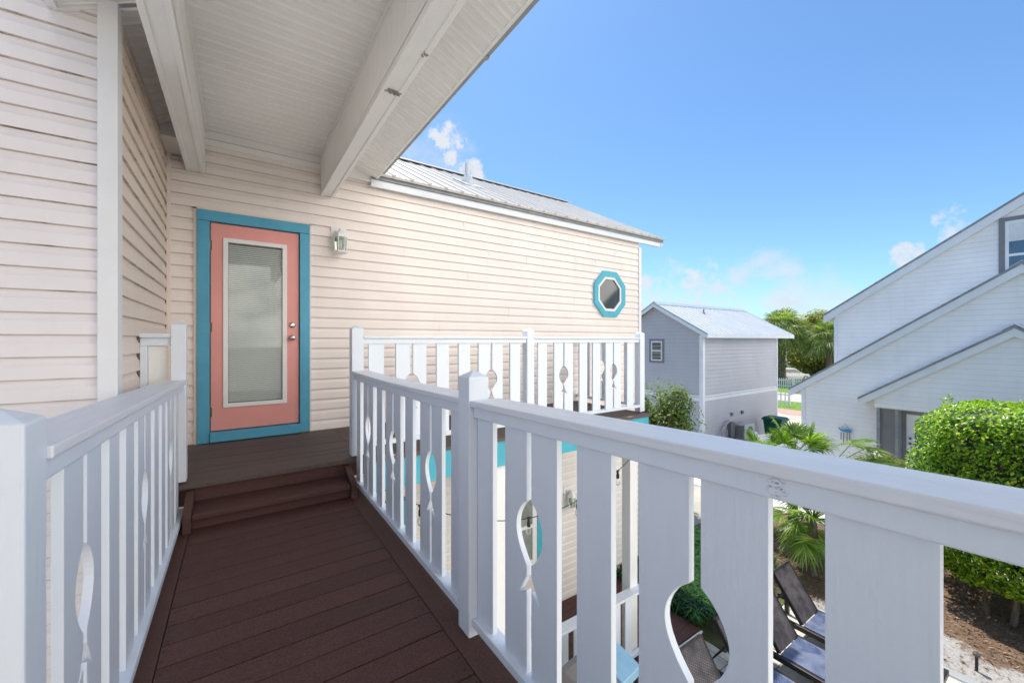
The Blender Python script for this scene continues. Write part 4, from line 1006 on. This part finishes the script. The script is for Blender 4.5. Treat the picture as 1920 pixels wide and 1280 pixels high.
MB().box(16.55, 16.85, 8.45, 8.62, -3.95, -3.35).build('meter_box', M['housetrim'], el, .01)
for x in (16.9, 17.75):
    v = MB().box(x - .06, x + .06, 8.57, 8.62, -3.12, -2.98).build('wall_vent', M['housetrim'], gh)
def pfence(label, name, x0, y0, x1, y1, h, gap, w, cat='fence', mat=M['housewhite'], posts=3):
    t = thing(name, label, cat, (x0, y0, G)); d = Vector((x1 - x0, y1 - y0, 0)); L = d.length; d.normalize(); n = Vector((-d.y, d.x, 0))
    F = lambda u, o, z: tuple(Vector((x0, y0, 0)) + d * u + n * o + Vector((0, 0, z)))
    def bar(u0, u1, o0, o1, z0, z1, mb): return mb.hexa([F(u0, o0, z0), F(u1, o0, z0), F(u1, o1, z0), F(u0, o1, z0), F(u0, o0, z1), F(u1, o0, z1), F(u1, o1, z1), F(u0, o1, z1)])
    k = int(L / (w + gap)); k = min(k, 95); st = L / k
    for i in range(k): bar(i * st, i * st + w, 0, .02, G + .05, G + h, MB()).build('picket', mat, t)
    mb = MB(); bar(0, L, .022, .05, G + .2, G + .28, mb); bar(0, L, .022, .05, G + h - .22, G + h - .14, mb); mb.build('rail', mat, t)
    for i in range(posts): u = L * i / (posts - 1); bar(u - .05, u + .05, .051, .15, G, G + h + .08, MB()).build('fence_post', mat, t)
pfence('low white fence panel at the edge of the far lawn', 'white_fence', 28.9, 16.2, 29.9, 11.55, .95, .16, .07)
pfence('white picket fence across the road below the white car', 'picket_fence', 40.8, 23, 41.0, 13.0, .92, .09, .08, posts=5)
pfence('white vinyl fence behind the palmettos beside the green bin', 'vinyl_fence', 15.3, 6.9, 18.0, 5.75, 1.0, .004, .10)

# ------------------------------------------------------------------ CAR
car = thing('parked_car', 'white parked car seen from behind, under the trees across the road', 'car', (49.4, 19.0, G), world=False, rz=math.radians(-28))
def loft(secs, mat, name, parent, mi=None):
    mb = MB(); k = len(secs[0])
    for s_ in secs: mb.v += s_
    for i in range(len(secs) - 1):
        for j in range(k): q = (j + 1) % k; mb.f.append((i * k + j, i * k + q, (i + 1) * k + q, (i + 1) * k + j)); mb.m.append(0)
    mb.f.append(tuple(range(k))[::-1]); mb.f.append(tuple((len(secs) - 1) * k + j for j in range(k))); mb.m += [0, 0]
    return mb.build(name, mat, parent, .03, True)
def sec(x, w, z0, z1, wt, k=.6): return [(x, -w, z0), (x, w, z0), (x, w, z0 + (z1 - z0) * k), (x, wt, z1), (x, -wt, z1), (x, -w, z0 + (z1 - z0) * k)]
car.scale = (.85, .85, .85)
loft([sec(-2.28, .78, .40, .90, .74), sec(-2.15, .88, .28, 1.02, .84), sec(-1.0, .92, .25, 1.02, .86), sec(1.0, .92, .25, .98, .84), sec(2.0, .86, .28, .86, .74), sec(2.3, .70, .35, .70, .60)], M['carwhite'], 'body', car)
loft([sec(-2.12, .80, 1.0, 1.10, .76, .08), sec(-1.75, .80, 1.0, 1.55, .62, .08), sec(-.9, .82, 1.0, 1.64, .64, .08), sec(.2, .82, .98, 1.60, .62, .08), sec(1.05, .80, .95, 1.02, .74, .08)], M['carwhite'], 'cabin', car)
for s in (-1, 1):
    mb = MB().prism([(-1.65, 1.10), (.75, 1.08), (.15, 1.50), (-1.35, 1.50)], lambda u, v, d: (u, s * (d - (v - 1.08) * .33), v), .78, .828); mb.build('side_window', M['glassdark'], car)
    for x in (-1.4, 1.4):
        w_ = MB().lathe([(.30, -.11), (.34, -.08), (.34, .08), (.30, .11)], (x, s * .83, .34), 18, 'Y').build('wheel', M['black'], car)
        mb = MB().lathe([(.21, -.118), (.19, -.122), (.21, .118), (.05, .122)], (x, s * .83, .34), 12, 'Y'); subw(mb, 'rim', M['steel'], w_)
    MB().box(-2.26, -2.12, s * .70 - .14, s * .70 + .14, .82, .98).build('taillight', M['taillight'], car)
MB().hexa([(-2.17, -.66, 1.08), (-2.14, -.66, 1.08), (-2.14, .66, 1.08), (-2.17, .66, 1.08), (-1.86, -.56, 1.48), (-1.82, -.56, 1.48), (-1.82, .56, 1.48), (-1.86, .56, 1.48)]).build('rear_window', M['glassdark'], car)
MB().box(-2.36, -2.10, -.80, .80, .30, .52).build('bumper', M['black'], car, .03)

# ------------------------------------------------------------------ LOUNGERS
def lounger():
    t = thing('sun_lounger', 'x', 'sun lounger', (0, 0, G), 'wicker sun loungers in a row on the patio', world=False)
    W = .30; Ls = 1.35
    mb = MB()
    for s in (-1, 1): mb.box(s * W - .025 if s < 0 else s * W - .025, s * W + .025, -Ls, .55, .195, .268)
    mb.box(-W + .026, W - .026, -Ls, -Ls + .05, .195, .268); mb.build('side_rail', M['frame'], t, .006)
    for (x, y) in ((-W, -Ls + .1), (W, -Ls + .1), (-W, .42), (W, .42)): MB().box(x - .022, x + .022, y - .03, y + .03, 0, .194).build('leg', M['frame'], t)
    uvf = lambda c: (c.x, c.y + c.z)
    mb = MB().box(-W + .028, W - .028, -Ls + .052, -.01, .252, .275); mb.build('seat', M['wickerseat'], t, .004, uv=uvf)
    a = math.radians(56); L = .69; c_, s_ = math.cos(a), math.sin(a)
    B = lambda x, l, h: (x, l * c_ - h * s_, .275 + l * s_ + h * c_)
    mb = MB().hexa([B(-.255, 0, -.02), B(.255, 0, -.02), B(.255, L, -.02), B(-.255, L, -.02), B(-.255, 0, .008), B(.255, 0, .008), B(.255, L, .008), B(-.255, L, .008)])
    mb.build('backrest', M['wicker'], t, .004, uv=lambda c: (c.x, c.y * .5 + c.z))
    mb = MB()
    for x in (-.262, .262): mb.hexa([B(x - .012, 0, -.035), B(x + .012, 0, -.035), B(x + .012, L + .01, -.035), B(x - .012, L + .01, -.035), B(x - .012, 0, .012), B(x + .012, 0, .012), B(x + .012, L + .01, .012), B(x - .012, L + .01, .012)])
    mb.hexa([B(-.25, L - .01, -.03), B(.25, L - .01, -.03), B(.25, L + .012, -.03), B(-.25, L + .012, -.03), B(-.25, L - .01, .012), B(.25, L - .01, .012), B(.25, L + .012, .012), B(-.25, L + .012, .012)])
    mb.build('backrest_frame', M['frame'], t)
    mb = MB()
    for s in (-.2, .2): mb.tube([B(s, .42, -.03), (s, .50, .23)], .010, 6)
    mb.tube([(-.28, .50, .23), (.28, .50, .23)], .010, 6); mb.build('support_strut', M['frame'], t)
    return t
L0 = lounger(); L0.location = (4.29, 2.30, G); L0['label'] = 'dark wicker lounger nearest the porch lattice, its upright back seen through the fish cut-out'
dup(L0, (5.22, 2.34, G), 0, 'second wicker lounger from the porch, mostly hidden behind a wide baluster')
dup(L0, (6.11, 2.36, G), 0, 'third wicker lounger from the porch, woven seat tinted with blue sky sheen filling the railing gap')
dup(L0, (6.96, 2.41, G), 0, 'wicker lounger farthest from the porch, beside the sand and mulch bed')

# ------------------------------------------------------------------ GRILL
bg = thing('grill', 'barbecue grill with taupe lid and pale blue covered side shelf by the porch railing', 'grill', (3.1, 2.95, G), world=False, rz=math.radians(8))
mb = MB(); prof = [(-.22, 0), (-.24, .10), (-.19, .22), (-.08, .28), (.08, .28), (.19, .22), (.24, .10), (.22, 0)]
mb.prism(prof, lambda u, v, d: (d, u, .82 + v), -.46, .02); mb.build('lid', M['grilllid'], bg, .02)
MB().hexa([(.03, -.25, .80), (.48, -.25, .80), (.48, .25, .80), (.03, .25, .80), (.03, -.28, .94), (.36, -.28, .94), (.36, .20, 1.10), (.03, .20, 1.10)]).build('side_shelf', M['grillsteel'], bg, .01)
MB().box(-.44, .0, -.22, .22, .55, .81).build('firebox', M['black'], bg, .02)
mb = MB()
for x, y in ((-.40, -.2), (.40, -.2), (-.40, .2), (.40, .2)): mb.box(x - .02, x + .02, y - .02, y + .02, 0, .8)
mb.box(-.42, .42, -.22, .22, .12, .15); mb.build('cart', M['black'], bg)
mb = MB().tube([(-.40, -.26, .92), (-.04, -.26, .92)], .012, 8); mb.build('handle', M['steel'], bg)
# garden light stake by the sand
gl = thing('garden_light', 'small dark stake light standing in the white sand', 'garden light', (8.02, .92, G), world=False)
MB().tube([(0, 0, 0), (0, 0, .22)], .016, 8).build('stake', M['frame'], gl)
MB().lathe([(.016, .2), (.036, .215), (.036, .245), (.02, .26)], (0, 0, 0), 12).build('lamp_head', M['hinge'], gl)

# ------------------------------------------------------------------ CAMERA
cd = bpy.data.cameras.new('camera'); cam = bpy.data.objects.new('camera', cd); COL.objects.link(cam); S.camera = cam
cam.location = (0, 0, 0); cam.rotation_euler = (PI / 2, 0, -math.radians(34.334))
cd.lens = 36 * 754 / 1920; cd.sensor_width = 36; cd.clip_start = .05; cd.clip_end = 1500; cd.shift_y = -2 / 1920

# ------------------------------------------------------------------ LIGHT
EL, AZ = math.radians(66), math.radians(17)      # AZ measured from +Y toward +X
sd = Vector((math.sin(AZ) * math.cos(EL), math.cos(AZ) * math.cos(EL), math.sin(EL)))
ld = bpy.data.lights.new('sun', 'SUN'); ld.energy = 3.6; ld.angle = math.radians(.53); ld.color = (1, .95, .88)
sun = bpy.data.objects.new('sun', ld); COL.objects.link(sun); sun.rotation_euler = (-sd).to_track_quat('-Z', 'Y').to_euler(); sun.location = (0, 0, 30)
W = bpy.data.worlds.new('World'); S.world = W; W.use_nodes = True; nt = W.node_tree
bgN = nt.nodes['Background']; sky = N(nt, 'ShaderNodeTexSky', sky_type='NISHITA'); sky.sun_disc = False
sky.sun_elevation = EL; sky.sun_rotation = AZ; sky.air_density = 1.0; sky.dust_density = .6; sky.ozone_density = 2.0
tc = N(nt, 'ShaderNodeTexCoord'); D = tc.outputs['Generated']
sep = N(nt, 'ShaderNodeSeparateXYZ'); nt.links.new(D, sep.inputs[0])
def vec_cloud(px, py, ang, nz, lo, hi):
    a = (px - 960) / 754; b = (638 - py) / 754; th = math.radians(34.334); s, c = math.sin(th), math.cos(th)
    v = Vector((a * c + s, -a * s + c, b)).normalized()
    dp = N(nt, 'ShaderNodeVectorMath', operation='DISTANCE'); nt.links.new(D, dp.inputs[0]); dp.inputs[1].default_value = v
    m = N(nt, 'ShaderNodeMapRange'); m.interpolation_type = 'SMOOTHSTEP'; nt.links.new(dp.outputs['Value'], m.inputs[0])
    m.inputs[1].default_value = ang; m.inputs[2].default_value = ang * .25; m.inputs[3].default_value = 0; m.inputs[4].default_value = 1
    s2 = math_(nt, 'SUBTRACT', nz, math_(nt, 'MULTIPLY', math_(nt, 'SUBTRACT', 1., m.outputs[0]), .45))
    r = N(nt, 'ShaderNodeMapRange'); r.interpolation_type = 'SMOOTHSTEP'; nt.links.new(s2, r.inputs[0]); r.inputs[1].default_value = lo; r.inputs[2].default_value = hi
    return r.outputs[0]
nz = noise(nt, 7.5, 9, .62, D, stretch=(1, 1, 1.5)); nzf = noise(nt, 34, 9, .62, D)
tot = None
for px, py, ang, lo, hi, op in ((800, 330, .24, .28, .80, .7), (838, 262, .085, .34, .56, 1.), (884, 322, .055, .32, .52, 1.), (1215, 558, .15, .36, .66, .9), (1318, 545, .12, .36, .64, .9), (1440, 530, .17, .36, .68, .85), (1530, 565, .16, .34, .72, .7), (1250, 512, .09, .40, .7, .5), (1705, 480, .050, .34, .54, .9), (1774, 405, .045, .38, .60, .8), (1792, 440, .05, .36, .58, .7), (700, 560, .4, .40, .60, .8), (2300, 500, .35, .42, .62, .8)):
    c = math_(nt, 'MULTIPLY', vec_cloud(px, py, ang, nzf if ang < .16 else nz, lo, hi), op)
    tot = c if tot is None else math_(nt, 'MAXIMUM', tot, c)
# scattered cumulus low round the whole horizon
band_ = N(nt, 'ShaderNodeMapRange'); nt.links.new(sep.outputs['Z'], band_.inputs[0]); band_.inputs[1].default_value = .20; band_.inputs[2].default_value = .02
low = math_(nt, 'MULTIPLY', ramp(nt, nz, [(.52, (0, 0, 0)), (.68, (1, 1, 1))]), math_(nt, 'MULTIPLY', band_.outputs[0], .45))
# a broad bank of unseen cloud behind the viewer, added as fill light
bk = N(nt, 'ShaderNodeMapRange'); bk.interpolation_type = 'SMOOTHSTEP'; nt.links.new(math_(nt, 'ADD', math_(nt, 'ADD', sep.outputs['Y'], math_(nt, 'MAXIMUM', math_(nt, 'MULTIPLY', sep.outputs['X'], .12), math_(nt, 'MULTIPLY', sep.outputs['X'], -2.2))), math_(nt, 'MULTIPLY', nz, .3)), bk.inputs[0]); bk.inputs[1].default_value = .05; bk.inputs[2].default_value = -.30
up_ = N(nt, 'ShaderNodeMapRange'); nt.links.new(sep.outputs['Z'], up_.inputs[0]); up_.inputs[1].default_value = .95; up_.inputs[2].default_value = .70
fill_bank = math_(nt, 'MULTIPLY', math_(nt, 'MULTIPLY', bk.outputs[0], up_.outputs[0]), ramp(nt, nz, [(.30, (.35,) * 3), (.5, (1, 1, 1))]))
tot = math_(nt, 'MINIMUM', math_(nt, 'MAXIMUM', math_(nt, 'MAXIMUM', tot, low), fill_bank), 1.)
cl = mixc(nt, nzf, (6.2, 6.6, 7.2), (8.8, 8.9, 9.0))
skyc = mixc(nt, 1., sky.outputs['Color'], (.48, .645, .77), 'MULTIPLY')
cl = mixc(nt, fill_bank, mixc(nt, nzf, (2.6, 2.9, 3.3), (3.5, 3.6, 3.7)), (14., 13.2, 12.2))
nt.links.new(mixc(nt, tot, skyc, cl), bgN.inputs['Color']); bgN.inputs['Strength'].default_value = .15
S.view_settings.view_transform = 'Standard'; S.view_settings.look = 'None'; S.view_settings.exposure = 0.76; S.view_settings.gamma = 1
S.render.resolution_x = 1024; S.render.resolution_y = 682; S.render.engine = 'CYCLES'
for o in bpy.data.objects:
    for k in ('world', 'base'):
        if k in o: del o[k]
